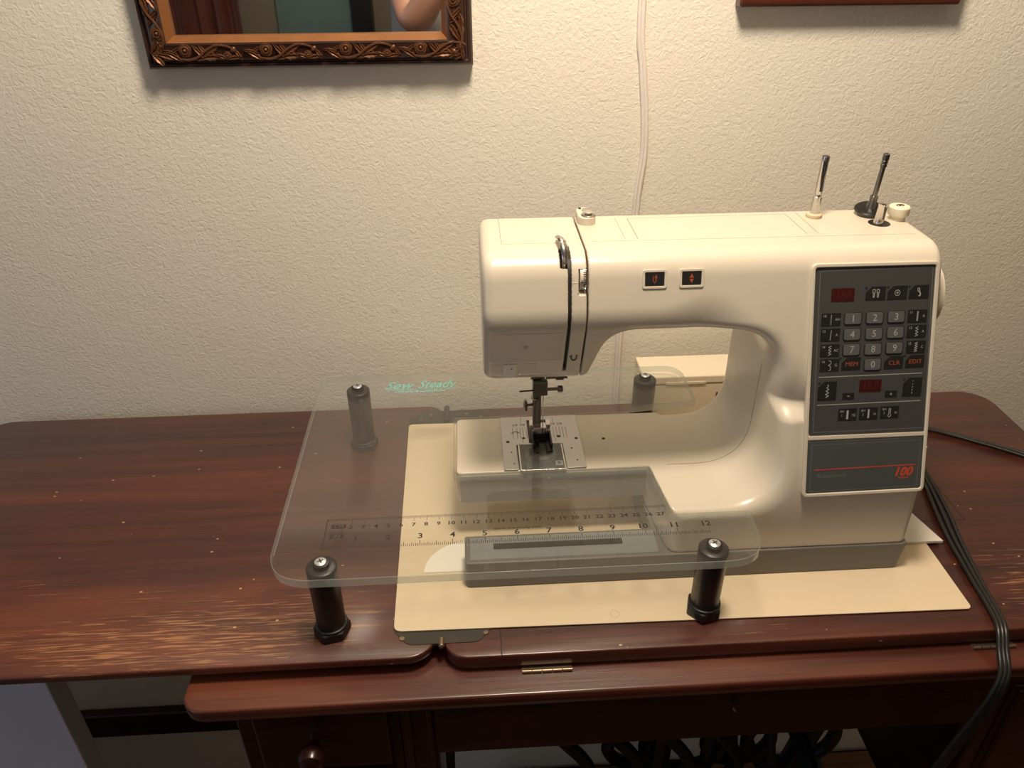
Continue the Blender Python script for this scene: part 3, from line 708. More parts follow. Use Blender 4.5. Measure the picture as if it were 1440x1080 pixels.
# spool pins, winder, stop
p1 = B().lathe((44.5, 18.4, 20.2), [(.36, .2), (.36, 1.7), (.27, 1.75), (.25, 1.95)], seg=20).lathe((44.5, 18.4, 22.1), [(.26, 0), (.3, .3), (.31, 2.6), (.34, 2.95), (.3, 3.1), (.1, 3.15)], seg=20).build('spool_pin', M['steel'], sm, label='upright steel spool pin on a beige ring')
B().lathe((44.5, 18.4, 20.15), [(.62, 0), (.66, .12), (.64, .3), (.5, .38)], seg=28).build('felt_ring', M['felt'], p1)
B().box(44.42, 44.58, 18.05, 18.2, 22.4, 24.6).build('slit', M['dark'], p1)
p2 = B().lathe((49.3, 18.6, 20.5), [(.5, 0), (.42, .5), (.3, .9), (.32, 1.3), (.2, 1.35), (.2, 3.7), (.25, 3.75), (.25, 3.95), (.19, 4.0), (.25, 4.05), (.25, 4.25), (.2, 4.3), (.27, 4.35), (.26, 4.75), (.1, 4.85)], (.02, -.06, 1), seg=20).build('spool_pin', M['steel_dark'], sm, label='dark spool pin with a black disc at its foot')
B().lathe((49.2, 18.6, 20.62), [(.3, -.05), (1.15, 0), (1.2, .1), (1.1, .2), (.35, .24)], (-.12, -.15, 1), seg=32).build('spool_disc', M['black'], p2)
B().lathe((49.2, 18.6, 20.15), [(.75, 0), (.75, .35), (.5, .38)], seg=24).build('felt_ring', M['felt'], p2)
wd = B().lathe((49.05, 16.5, 20.15), [(.40, 0), (.40, .15), (.36, .3), (.31, 1.5), (.34, 1.55), (.34, 1.7), (.2, 1.72)], seg=20).build('bobbin_winder', M['steel'], sm)
B().lathe((49.15, 16.5, 20.13), [(.85, 0), (.85, .09), (.4, .1)], seg=28).build('winder_slot', M['black'], wd)
B().box(49.2, 49.3, 16.12, 16.25, 20.6, 21.6).build('clip', M['steel_dark'], wd)
ws = B().lathe((51.0, 17.3, 20.1), [(.62, 0), (.6, .4), (.78, .5), (.82, .6), (.82, 1.15), (.72, 1.25), (.1, 1.27)], seg=32).build('winder_stop', M['ivory'], sm)
b = B(); ring_pts = [(51.0+.3*math.cos(a), 17.3+.18*math.sin(a), 21.38) for a in [2*math.pi*i/20 for i in range(21)]]; b.tube(ring_pts, .035, 5, cap=False).tube([(50.8, 17.2, 21.38), (51.2, 17.4, 21.38)], .035, 5); b.build('bobbin_symbol', M['ink'], ws)
# hand wheel
hw = B().lathe((52.15, 14.0, 15.2), [(1.4, -.6), (1.4, .2), (2.6, .25), (2.9, .4), (2.9, .8), (2.6, .98), (1.6, 1.0), (.2, 1.02)], (1, 0, 0), seg=56).build('hand_wheel', M['cream'], sm)
# push buttons on the arm
def PA(x, z, off=0.0): return (x, 5.3+.3*z-off*.958, z+off*.287)
def pplate(b, x0, x1, z0, z1, o0, o1, r=.08, cut=0.0, shear=.0, mi=0):
    if cut: poly = [(x0, z0), (x1, z0), (x1, z1), (x0+cut, z1), (x0, z1-cut)]
    else: poly = rrect(x0, x1, z0, z1, r, 4)
    b.prism(poly, o0, o1, lambda a, c, d: PA(a, c, d), mi)
for i, (xc, zc) in enumerate(((29.76, 18.42), (32.55, 18.42))):
    b = B(); o_ = rrect(xc-.92, xc+.92, zc-.68, zc+.68, .15, 3); i_ = rrect(xc-.74, xc+.74, zc-.5, zc+.5, .06, 3); N = len(o_)
    vs = [PA(a, c, d) for d, lst in ((-.1, o_), (.09, o_), (.09, i_), (-.1, i_)) for a, c in lst]
    b.add(vs, [(k*N+j, k*N+(j+1) % N, ((k+1) % 4)*N+(j+1) % N, ((k+1) % 4)*N+j) for k in range(4) for j in range(N)])
    fr = b.build('button_frame', M['cream'], sm, bevel=.03, seg=2)
    b = B(); pplate(b, xc-.72, xc+.72, zc-.48, zc+.48, -.08, .05, .05); b.build('push_button', M['key_dark'], fr)
    b = B(); T = lambda a, c: PA(xc+a, zc+c, .056)
    if i == 1:
        b.add([T(-.17, .04), T(.17, .04), T(0, .34)], [(0, 1, 2)]); b.add([T(-.17, -.04), T(0, -.34), T(.17, -.04)], [(0, 1, 2)])
    else:
        b.tube([T(-.1, .2), T(-.12, -.12), T(0, -.3), T(.1, -.12), T(.1, .15)], .035, 5); b.add([T(-.02, .08), T(.22, .08), T(.1, .34)], [(0, 1, 2)])
    b.build('button_symbol', M['orange'], fr)
# ---- control panel.  K() turns positions on the measured drawing of the panel into (x, z) on its plane
def K(u, v):
    t = (v-376+.024*(u-1148))/235.0
    return 42.02+.5*t+(u-1148+10*t)/(168-3*t)*(9.23+.38*t), 18.93-12.69*t
HX, HZ = .0558, .0540
def quadK(c, off0, off1, b, r=.12, n=5):
    """rounded four-cornered plate through drawing corners c"""
    P = [K(*q) for q in c]; b.prism(round_poly(P[::-1] if False else P, [r]*4, n), off0, off1, lambda a, c_, d: PA(a, c_, d))
def ringK(c, w, off0, off1, b, r=.45):
    P = [Vector(K(*q)) for q in c]; o_ = round_poly([tuple(p) for p in P], [r]*4, 6)
    ctr = sum(P, Vector((0, 0)))/4
    Pi = [(p.x+math.copysign(w, ctr.x-p.x), p.y+math.copysign(w, ctr.y-p.y)) for p in P]; i_ = round_poly(Pi, [max(r-w, .05)]*4, 6); N = len(o_)
    vs = [PA(a, c_, d) for d, l in ((off0, o_), (off1, o_), (off1, i_), (off0, i_)) for a, c_ in l]
    b.add(vs, [(k*N+j, k*N+(j+1) % N, ((k+1) % 4)*N+(j+1) % N, ((k+1) % 4)*N+j) for k in range(4) for j in range(N)])
b = B(); ringK([(1126, 706), (1296, 700), (1321, 367), (1141, 371)], .30, -.2, .24, b, .5); bz = b.build('panel_bezel', M['cream'], sm, bevel=.09)
b = B(); quadK([(1134, 618.5), (1300, 614), (1300.3, 609), (1135, 613.5)], -.2, .2, b, .02); b.build('bezel_bar', M['cream'], bz, bevel=.05)
b = B(); quadK([(1137, 612.5), (1304, 608), (1316.5, 371.5), (1147.5, 375.5)], -.2, .10, b, .2); cp = b.build('control_panel', M['panel'], sm)
b = B(); quadK([(1130, 703), (1292.5, 697), (1298, 616.5), (1134.5, 621.5)], -.2, .16, b, .15); lp = b.build('lower_panel', M['panel_low'], sm, bevel=.03, seg=2)
def frameline(c, w, off, b):
    P = [K(*q) for q in c]
    for i in range(4):
        p = Vector(P[i]); q = Vector(P[(i+1) % 4]); n = Vector((-(q-p).y, (q-p).x)).normalized()*w
        b.add([PA(*(p-n), off), PA(*(q-n), off), PA(*(q+n), off), PA(*(p+n), off)], [(0, 1, 2, 3)])
def linek(p, q, w, off, b):
    p = Vector(K(*p)); q = Vector(K(*q)); n = Vector((-(q-p).y, (q-p).x)).normalized()*w
    b.add([PA(*(p-n), off), PA(*(q-n), off), PA(*(q+n), off), PA(*(p+n), off)], [(0, 1, 2, 3)])
b = B(); frameline([(1142.5, 608), (1298.5, 603), (1311, 376), (1153, 381)], .022, .106, b); b.build('border_line', M['print_dim'], cp)
b = B(); linek((1150.6, 527.5), (1295.6, 522.8), .03, .108, b); linek((1148, 567.8), (1293, 562.7), .03, .108, b); b.build('divider_line', M['print'], cp)
def key(b, u, v, wu, hv, o0, o1, cut=0.0, r=.1):
    x, z = K(u, v); pplate(b, x-wu*HX/2, x+wu*HX/2, z-hv*HZ/2, z+hv*HZ/2, o0, o1, r, cut)
def ktext(b, s, u, v, size, off=.2, wide=1.0, dx=0, dz=0, shear=0, bold=0):
    x0, z0 = K(u, v); put_text(b, s, size, lambda a, c: PA(x0+dx+a, z0+dz+c, off), wide=wide, shear=shear, bold=bold)
white = B(); orange = B()
nums = {'1': (1198.2, 445.5), '2': (1228.5, 444.4), '3': (1258.7, 443.2), '4': (1196.8, 467.3), '5': (1227.3, 466.4), '6': (1257.5, 464.9),
        '7': (1195.9, 488.7), '8': (1226, 488), '9': (1256, 486.7), '0': (1225.4, 509.7)}
for s, (u, v) in nums.items():
    b = B(); key(b, u, v, 25.5, 17.6, .05, .15, r=.2); b.m = [1]*len(b.m); n0 = len(b.f); key(b, u, v, 22.5, 15, .05, .2, r=.14)
    b.build('key', [M['key'], M['key_rim']], cp, bevel=.02, seg=1); ktext(white, s, u, v, .74, .206)
def dkey(u, v, wu, hv, cut=0.0):
    b = B(); key(b, u, v, wu, hv, .05, .125, cut=cut, r=.05); b.build('key', M['key_dark'], cp)
def stroke(b, u, v, pts, wd=.035, off=.132):
    x0, z0 = K(u, v)
    for (a, c), (e, g_) in zip(pts, pts[1:]):
        p = Vector((x0+a, z0+c)); q = Vector((x0+e, z0+g_)); n = Vector((-(q-p).y, (q-p).x)).normalized()*wd
        b.add([PA(*(p-n), off), PA(*(q-n), off), PA(*(q+n), off), PA(*(p+n), off)], [(0, 1, 2, 3)])
zig = lambda w_, h_, n_: [((-w_ if i % 2 else w_), h_-2*h_*i/n_) for i in range(n_+1)]
for (u, v, t1, t2, sym) in ((1167.7, 446.7, '10', 'AH', [(0, .36), (0, -.38)]), (1166.6, 467.9, '12', 'A', [(.06, .36), (0, -.38)]),
                            (1165.8, 489.8, '14', 'AC', zig(.11, .36, 7)), (1165.4, 510.4, '16', 'G', [(-.08, .36), (.1, .3), (.1, .1), (-.1, 0), (.1, -.1), (.1, -.36), (-.06, -.38)]),
                            (1288.8, 442.4, '11', 'A', zig(.07, .36, 14)), (1287.6, 463.8, '13', 'A', zig(.12, .36, 7)), (1286.5, 485.7, '15', 'C', zig(.12, .36, 9))):
    dkey(u, v, 27, 17.8); stroke(white, u, v, sym, .022)
    ktext(white, t1, u, v, .27, .132, dx=-.52, dz=.27); ktext(white, t2, u, v, .28, .132, dx=.5, dz=0)
for (u, v) in ((1230.3, 411.1), (1260.6, 410.3), (1291.1, 409.3)): dkey(u, v, 27.5, 18.6, .42)
for (u, v, t) in ((1195.6, 508.5, 'MEM'), (1255.2, 507.4, 'CLR'), (1285, 505.8, 'EDIT')):
    dkey(u, v, 27, 18, .42); orange = B(); ktext(orange, t, u, v, .46, .132, dx=.05, dz=-.03, wide=1.1); orange.build('key_lettering', M['orange'], cp, smooth=False, label='orange key word '+t)
for u, v in ((1217, 403.5), (1248, 402.5), (1278, 402), (1181, 500.5), (1271, 498), (1151.5, 536), (1270.5, 531.5)):
    x, z = K(u, v); b = B().prism([(x+.07*math.cos(a), z+.07*math.sin(a)) for a in [2*math.pi*i/12 for i in range(12)]], .05, .13, lambda a, c, d: PA(a, c, d)); b.build('indicator', M['key_dark'], cp)
# symbols of the three upper keys
for s in (-.16, .16): stroke(white, 1230.3, 411.1, [(s-.09, .28), (s+.09, .28), (s+.09, .05), (s-.09, .05), (s-.09, .28)], .025); stroke(white, 1230.3, 411.1, [(s-.05, .05), (s-.03, -.28), (s+.05, -.28), (s+.05, .05)], .025)
circ = lambda r_, n_=16: [(r_*math.cos(2*math.pi*i/n_), r_*math.sin(2*math.pi*i/n_)) for i in range(n_+1)]
stroke(white, 1260.6, 410.3, circ(.2), .022); stroke(white, 1260.6, 410.3, circ(.04, 8), .05)
stroke(white, 1291.1, 409.3, [(-.12, .28), (.02, .28), (.04, .05), (-.1, .05), (-.12, .28)], .025); stroke(white, 1291.1, 409.3, [(0, .05), (.1, -.1), (.12, -.26), (-.02, -.28)], .045)
dkey(1162.2, 547.3, 26.5, 27, .45); stroke(white, 1162.2, 547.3, [(.0, .5), (.08, .36), (-.06, .26), (.12, .12), (-.1, 0), (.14, -.14), (-.14, -.26), (.14, -.38), (-.1, -.5)], .028)
dkey(1281.5, 542.8, 27, 27, .45)
for i in range(5): stroke(white, 1281.5, 542.8, [(.0, .5-i*.22), (0, .5-i*.22-.06-.02*i)], .028)
dkey(1191.7, 555, 17, 9.5); dkey(1251.4, 552.6, 17, 9.5); stroke(white, 1191.7, 555, [(-.1, 0), (.1, 0)], .028)
stroke(white, 1251.4, 552.6, [(-.1, 0), (.1, 0)], .025); stroke(white, 1251.4, 552.6, [(0, .1), (0, -.1)], .025)
for i, (u, v) in enumerate(((1190.3, 581.9), (1219.8, 580.9), (1249.4, 579.4))):
    dkey(u, v, 26.5, 17.8); ktext(white, 'BH', u, v, .25, .132, dx=-.45, dz=.25); ktext(white, str(i+1), u, v, .27, .132, dx=-.45, dz=-.05)
    ktext(white, 'NJ' if i == 0 else 'N', u, v, .27, .132, dx=.5, dz=-.05)
    if i < 2: stroke(white, u, v, [(0, .34), (0, -.36)], .08 if i == 0 else .07)
    else: stroke(white, u, v, [(-.06, .3), (-.06, -.12), (-.12, -.26), (0, -.38), (.12, -.26), (.06, -.12), (.06, .3), (-.06, .3)], .025)
for (u, v, wu, hv) in ((1184.2, 413, 32, 18), (1222.5, 540.3, 31.5, 17.5)):
    b = B(); key(b, u, v, wu, hv, .02, .125, r=.08); dsp = b.build('display', M['led'], cp)
    b = B(); ktext(b, '188' if u < 1200 else '18.8', u, v, .78, .13, shear=.1); b.build('display_digits', M['led_text'], cp)
white.build('key_lettering', M['print'], cp, smooth=False, label='pale grey figures and stitch symbols')
b = B(); frameline([(1137, 697), (1286, 691), (1293, 621), (1140.5, 626.5)], .02, .167, b); b.build('border_line', M['print_dim'], lp)
b = B(); linek((1144, 664.2), (1285.4, 658), .045, .17, b); ktext(b, '100', 1267, 669.2, 1.02, .17, shear=.25, bold=.035, wide=1.0)
x0, z0 = K(1267, 678)
for i in range(8): b.add([PA(x0-.4+i*.11, z0-.07, .168), PA(x0-.34+i*.11, z0-.07, .168), PA(x0-.34+i*.11, z0+.07, .168), PA(x0-.4+i*.11, z0+.07, .168)], [(0, 1, 2, 3)])
b.build('red_lettering', M['red'], lp, smooth=False)
b = B(); ktext(b, 'Kenmore', 1168, 673, .5, .168, wide=1.25); b.build('name_lettering', M['print_dim'], lp, smooth=False)
xk, zk = K(1298.5, 634); B().box(xk-.12, xk+.2, yfront(zk)-.2, yfront(zk)+.3, zk-.2, zk+.2).build('latch', M['cream'], lp, bevel=.06)
# needle plate
npl = B().prism(round_poly([(18.4, 12.05), (19.7, 12.05), (19.7, 15.7), (23.95, 15.7), (23.95, 12.05), (25.7, 12.05), (25.7, 20.25), (18.4, 20.25)], [.1]*8, 2), -.05, .11).build('needle_plate', M['plate_steel'], sm, bevel=.03, seg=2)
b = B(); zp = .118
for x in (19.5, 19.9, 20.2, 20.45, 20.8, 21.1, 23.3, 23.6, 23.9, 24.2, 24.5): rect(b, x-.018, x+.018, 16.6, 18.4, zp)
for x in (20.35, 23.4): rect(b, x-.015, x+.015, 16.0, 16.6, zp); rect(b, x-.015, x+.015, 19.2, 20.1, zp)
for s, x in (('5/8', 19.75), ('3/8', 20.45), ('3/8', 23.3), ('5/8', 24.0)): put_text(b, s, .5, lambda a, c, x=x: (x+a, 18.85+c, zp), wide=.8)
b.tube([(19.35+i*.11, 17.5+.28*math.sin(math.pi*i/7), zp) for i in range(8)], .03, 5)
b.build('gauge_lines', M['ink'], npl, smooth=False)
b = B()
for x, yy, r in ((18.95, 16.2, .17), (20.45, 16.7, .15), (23.7, 16.8, .18), (25.3, 16.4, .16), (19.2, 14.6, .08), (24.7, 14.9, .09), (19.35, 12.9, .07), (25.0, 13.1, .08)): b.lathe((x, yy, .09), [(r, 0), (r, .03)], seg=16)
b.build('plate_holes', M['dark'], npl)
B().box(20.9, 22.9, 15.9, 19.6, -.04, .125).build('feed_slot', M['dark'], npl)
for x in (21.1, 21.5, 22.3, 22.7):
    b = B().box(x-.09, x+.09, 16.4, 19.0, .05, .15)
    for i in range(13): b.add([(x-.09, 16.5+i*.19, .15), (x+.09, 16.5+i*.19, .15), (x-.09, 16.6+i*.19, .15), (x+.09, 16.6+i*.19, .15), (x-.09, 16.58+i*.19, .2), (x+.09, 16.58+i*.19, .2)], [(0, 1, 5, 4), (2, 4, 5, 3), (0, 4, 2), (1, 3, 5)])
    b.build('feed_dog', M['steel_dark'], npl)
bc = B().box(19.75, 23.9, 12.1, 15.65, .03, .06).build('bobbin_well', M['dark'], sm)
b = B().lathe((21.8, 14.2, .06), [(1.45, 0), (1.45, .03), (1.3, .035), (1.28, .01)], seg=36); b.build('hook_race', M['steel_dark'], bc)
B().lathe((21.8, 14.3, .07), [(1.0, 0), (1.0, .02), (.4, .025)], seg=32).build('bobbin', M['steel'], bc)
B().lathe((21.8, 14.3, .095), [(.38, 0), (.3, .012)], seg=20).build('bobbin_core', M['brass'], bc)
B().prism(round_poly([(19.78, 11.9), (23.88, 11.9), (23.88, 15.62), (19.78, 15.62)], [.15]*4, 3), .12, .2).build('bobbin_cover', M['bobbin_cover'], sm)
b = B()
for x in (19.9, 23.8): b.box(x-.07, x+.07, 11.8, 15.5, .10, .23)
b.box(19.9, 23.8, 11.78, 11.92, .0, .2); b.build('cover_rails', M['steel'], sm, bevel=.03, seg=1)
b = B(); rect(b, 23.0, 23.65, 12.3, 13.0, .206); b.build('thread_chart', M['print'], sm)
b = B(); put_text(b, 'B', .6, lambda a, c: (23.32+a, 12.65+c, .21)); b.build('thread_chart_mark', M['ink'], sm)
B().lathe((27.85, 16.3, .01), [(.15, 0), (.15, .03)], seg=14).build('screw_hole', M['dark'], sm)
# needle bar, presser bar and foot
B().tube([(22.15, 15.9, 9.6), (22.15, 15.9, 6.6)], .22, 14).build('needle_bar', M['steel'], sm)
nc = B().box(21.15, 22.45, 15.3, 16.4, 5.55, 6.95).build('needle_clamp', M['steel_dark'], sm, bevel=.1)
B().tube([(22.4, 15.8, 5.95), (23.35, 15.8, 5.95)], .15, 12).lathe((23.35, 15.8, 5.95), [(.22, 0), (.32, .04), (.32, .42), (.25, .48)], (1, 0, 0), seg=18).build('clamp_screw', M['steel_dark'], nc)
B().tube([(19.95, 15.2, 6.2), (21.2, 15.2, 6.25)], .07, 8).build('thread_hook', M['black'], nc)
B().tube([(21.1, 15.2, 5.9), (21.0, 15.2, 5.4), (21.4, 15.1, 5.3)], .05, 6).build('thread_hook', M['steel'], nc)
B().tube([(22.1, 15.75, 5.6), (22.1, 15.75, .35)], [.06, .03], 8).build('needle', M['steel'], nc)
B().box(21.0, 24.2, 15.8, 16.6, 7.0, 7.15).box(23.2, 23.9, 15.9, 16.5, 6.8, 7.0).build('guide_bracket', M['steel_dark'], sm)
B().tube([(21.6, 16.7, 9.6), (21.6, 16.7, 2.0)], .2, 14).build('presser_bar', M['steel'], sm)
fh = B().box(21.25, 22.0, 16.3, 17.1, 1.6, 5.3).box(21.5, 21.75, 16.0, 16.5, 2.2, 4.8).build('foot_holder', M['steel_dark'], sm, bevel=.1)
B().tube([(20.75, 16.5, 3.9), (21.4, 16.6, 3.9)], .14, 12).lathe((20.75, 16.5, 3.9), [(.3, 0), (.52, .05), (.55, .2), (.4, .3), (.15, .34)], (-1, 0, 0), seg=20).build('thumb_screw', M['steel_dark'], fh)
B().box(21.3, 22.5, 15.9, 16.8, 1.1, 1.75).box(20.95, 21.35, 16.1, 17.0, 1.6, 1.95).box(22.45, 22.85, 16.1, 17.0, 1.6, 1.95).build('foot_shank', M['steel'], fh, bevel=.06)
b = B().prism([(21.15, 14.3), (21.75, 14.2), (21.75, 16.1), (22.35, 16.1), (22.35, 14.2), (22.95, 14.3), (22.95, 17.6), (21.15, 17.6)], .2, .34).box(21.35, 22.75, 16.3, 17.0, .3, .95).box(21.15, 21.35, 14.8, 17.4, .3, .75).box(22.75, 22.95, 14.8, 17.4, .3, .75)
b.build('presser_foot', M['black'], fh, bevel=.05, seg=2)
B().tube([(21.2, 16.6, 1.0), (22.9, 16.6, 1.0)], .09, 8).build('foot_pin', M['steel'], fh)
# grey base
def f_base(x, y, z):
    d = np.maximum(14.75-x, x-(52.75+.12*(z+4.5))) 
    fr = (5.5-y) - .0*(z+4.5)
    a = smax(d, np.maximum(fr, y-20.2), .5); a = smax(a, z+4.5, .15); a = smax(a, CT-z, .2)
    # the open well under the free arm
    wl = np.maximum(np.maximum(14-x, x-31.3), np.maximum(8.9-y, -20-z)); wl = smax(wl, x-31.3, .8)
    return np.maximum(a, -wl)
nets('machine_base', f_base, (14.2, 5.0, -7.6), (53.4, 20.8, -4.1), .17, M['base'], sm)
B().box(15.2, 31.2, 5.9, 8.6, -4.53, -4.46).build('base_ledge', M['base_top'], sm, bevel=.02, seg=1)
B().box(17.2, 28.3, 7.05, 7.75, -4.5, -4.445).build('base_slot', M['dark'], sm)
B().box(14.5, 31.1, 11.9, 12.2, -3.35, -.3).build('arm_front_sheet', M['arm_front_sheet'], sm, bevel=.12)  # thin grey sheet added over the arm front to darken it
B().box(31.3, 52.3, 12, 20, -6.8, -4.4).build('base_core', M['base'], sm)

# ================================================================== CORDS
def cord(name, label, strands, m, cat='cord', sname='strand'):
    t = thing(name, label, cat, strands[0][0][-1])
    for pts, r in strands: B().tube(spline(pts, 8), r, 10).build(sname, m, t)
    return t
def path(off, dz=0.0, fan=1.0):
    P = [(61.5, 19.5, TZ+.3), (60.9, 15.7, TZ+.3), (60.0, 11.8, TZ+.35), (59.2, 8.3, TZ+.32), (58.45, 4, TZ+.3), (57.95, .4, TZ+.28), (57.5, -1.5, TZ+.3), (57.05, -2.9, -8.1), (56.6, -4.4, -9.2), (56.1, -4.9, -11.5), (55.7, -4.8, -14.5), (55.0, -4.6, -19), (54.2, -4.0, -28), (54, -3.8, -40)]
    F = [.8, 1.3, 1.7, 1.5, 1.1, .9, .9, .9, 1, 1.1, 1.1, 1.1, 1, 1]
    return [(x+off*f, y, z+dz) for (x, y, z), f in zip(P, F)]
cord('power_cord', 'thick black multi-strand cord hanging over the front edge of the cabinet', [(path(-.34), .2), (path(0, .03), .2), (path(.34), .2)], M['cord_black'])
cord('mains_cable', 'thin black cord running right from behind the machine across the tabletop',
     [([(53.2, 22.0, TZ+.25), (60, 27.4, TZ+.2), (66, 25.6, TZ+.2), (70, 23.0, TZ+.2), (73.5, 20.2, TZ+.22), (78, 16, TZ+.1), (80, 14, TZ-6)], .18),
      ([(53.2, 22.3, TZ+.2), (60, 27.6, TZ+.2), (66, 25.9, TZ+.2), (70, 23.5, TZ+.2), (73.7, 20.7, TZ+.22), (78.2, 16.4, TZ+.1), (80.2, 14.4, TZ-6)], .18)], M['cord_black'])
wp = [(32.6, 35.75, 60), (32.55, 35.75, 35), (33.1, 35.75, 29), (33.6, 35.75, 25), (33.85, 35.75, 21), (33.55, 35.7, 17), (33.45, 35.7, 14), (33.0, 35.7, 7), (32.8, 35.7, 0), (32.9, 35.7, -8), (33.2, 35.6, -30), (33.5, 35.6, -60)]
cord('wall_cable', 'flat white cable hanging down the wall behind the machine', [([(x-.17, y_, z) for x, y_, z in wp], .2), ([(x+.17, y_, z) for x, y_, z in wp], .2)], M['cord_white'])

# ================================================================== CARVED MIRROR
mr = thing('wall_mirror', 'mirror in a dark carved frame with copper-coloured roses and leaves', 'mirror', (2.2, WALL, 55))
X0, X1, Z0, Z1 = -12.3, 17.0, 29.75, 76.0
# profile across the rail: (inward distance, height off the wall)
PR = [(0, .0), (0, 1.3), (.18, 1.55), (.42, 1.55), (.5, 1.4), (.62, 1.4), (.72, 1.65), (.82, 1.78), (1.35, 1.95), (1.88, 1.98), (2.1, 2.1), (2.25, 2.05)]
PG = [(2.25, 2.0), (2.32, 1.85), (2.5, 1.65), (2.75, 1.3), (2.75, .6), (2.25, .6)]
def sweep(prof, name, m):
    loops = []
    for d, h in prof: loops.append([(X0+d, WALL-h, Z0+d), (X1-d, WALL-h, Z0+d), (X1-d, WALL-h, Z1-d), (X0+d, WALL-h, Z1-d)])
    for i, nm in enumerate(('bottom', 'right', 'top', 'left')):
        b = B(); j = (i+1) % 4; k = len(prof)
        vs = [l[i] for l in loops]+[l[j] for l in loops]
        b.add(vs, [(a, a+1, k+a+1, k+a) for a in range(k-1)]+[tuple(range(k)), tuple(range(2*k-1, k-1, -1))])
        b.build(name, m, mr, ang=35)
sweep(PR+[(2.25, .3)], 'frame_rail', M['frame_dark']); sweep(PG, 'gilt_lip', M['gilt'])
B().box(X0+2.6, X1-2.6, WALL-.9, WALL-.4, Z0+2.6, Z1-2.6).build('mirror_glass', M['mirror'], mr, smooth=False)
B().box(X0+1, X1-1, WALL-.38, WALL-.02, Z0+1, Z1-1).build('backing', M['art'], mr)
# carvings: local a along the rail, b across it (0 outer edge), h off the wall
def leafmesh(L, W):
    b = B(); n = 8; vs = []
    for i in range(n+1):
        t = i/n; w_ = W*math.sin(math.pi*min(1, t*.92+.08))**.8*(1+.18*math.sin(t*22)); x = L*(t-.5); c = .12*W*math.sin(t*3)
        vs += [(x, c-w_, 0), (x, c-w_*.5, .24), (x, c, .12), (x, c+w_*.5, .27), (x, c+w_, 0)]
    fs = [(i*5+k, i*5+k+1, (i+1)*5+k+1, (i+1)*5+k) for i in range(n) for k in range(4)]; b.add(vs, fs); return b
def rosemesh():
    b = B(); seg = 20
    for R, r, h in ((.48, .12, .12), (.30, .10, .24)):
        b.tube([(R*math.cos(2*math.pi*i/seg)*(1+.1*math.sin(5*2*math.pi*i/seg)), R*math.sin(2*math.pi*i/seg), h) for i in range(seg+1)], r, 6, cap=False)
    b.ell((0, 0, .26), .17, .17, .16, 10, 6); b.ell((0, 0, 0), .5, .5, .16, 12, 6); return b
protos = {}
def carve(kind, bm_, m, rail, a, bb, rot, sc_=1.0):
    """place a carving on rail 'bottom' / 'right' / 'left' """
    if rail == 'bottom' and not -11.6 < a < 15.9: return
    if kind not in protos:
        o = bm_().build(kind.split('#')[0], m, None); C.objects.unlink(o); protos[kind] = o.data; 
    o = bpy.data.objects.new(kind.split('#')[0], protos[kind]); link(o, mr)
    bb = .12+bb*.9
    if rail == 'bottom': pos = Vector((a, WALL-1.9, Z0+bb)); bx_, by_ = Vector((1, 0, 0)), Vector((0, 0, 1))
    elif rail == 'right': pos = Vector((X1-bb, WALL-1.9, a)); bx_, by_ = Vector((0, 0, 1)), Vector((-1, 0, 0))
    else: pos = Vector((X0+bb, WALL-1.9, a)); bx_, by_ = Vector((0, 0, -1)), Vector((1, 0, 0))
    bz_ = Vector((0, -1, 0)); by_ = bz_.cross(bx_) if rail != 'left' else bz_.cross(bx_)
    X = bx_*math.cos(rot)+by_*math.sin(rot); Y = by_*math.cos(rot)-bx_*math.sin(rot)
    mt = Matrix((( X.x, Y.x, bz_.x), (X.y, Y.y, bz_.y), (X.z, Y.z, bz_.z))).to_4x4()
    o.matrix_local = Matrix.Translation((pos-Vector((2.2, WALL, 55)))*S) @ mt @ Matrix.Scale(sc_*1.03, 4)
def stem():
    return B().tube(spline([(-1.9, -.55, .1), (-1.1, -.62, .18), (-.2, -.35, .2), (.5, .15, .2), (1.3, .5, .2), (2.1, .45, .16), (2.6, .25, .1)], 5), [.1]*30+[.06], 6)
def unit(rail, a, s=1):
    carve('stem', stem, M['copper'], rail, a+s*.2, 1.55, 0 if s > 0 else math.pi)
    carve('rose', rosemesh, M['copper'], rail, a-s*1.2, 1.68, 0, .95)
    carve('leaf#a', lambda: leafmesh(1.5, .26), M['copper'], rail, a-s*.05, 1.6, 2.3, .95)
    carve('leaf#a', None, M['copper'], rail, a+s*.35, 1.75, 2.2, .8)
    carve('leaf#b', lambda: leafmesh(1.7, .34), M['copper'], rail, a+s*1.25, 1.75, .55, 1.0)
    carve('leaf#b', None, M['copper'], rail, a+s*1.0, 1.0, .05, .95)
    carve('leaf#a', None, M['copper'], rail, a+s*1.9, 1.05, -.3, .75)
    carve('leaf#a', None, M['copper'], rail, a-s*2.2, 1.1, -.55, 1.0)
    carve('leaf#a', None, M['copper'], rail, a-s*2.55, 1.5, -.2, .8)
    carve('rose', rosemesh, M['copper'], rail, a+s*2.45, 1.15, 0, .6)
    carve('bud', lambda: B().ell((0, 0, .1), .3, .2, .16, 10, 6), M['copper'], rail, a+s*3.0, 1.7, .8, 1.0)
    carve('leaf#a', None, M['copper'], rail, a+s*3.4, 1.2, -1.0, .7); carve('leaf#b', None, M['copper'], rail, a+s*.3, 1.0, .35, .7)
    carve('leaf#a', None, M['copper'], rail, a+s*3.1, .95, .15, .8); carve('leaf#a', None, M['copper'], rail, a-s*2.0, 1.7, .5, .7)
for a in (-7.36, -.25, 6.8, 13.5): unit('bottom', a)
for a in (34.0, 40.2, 46.4): unit('right', a, -1); unit('left', a, 1)
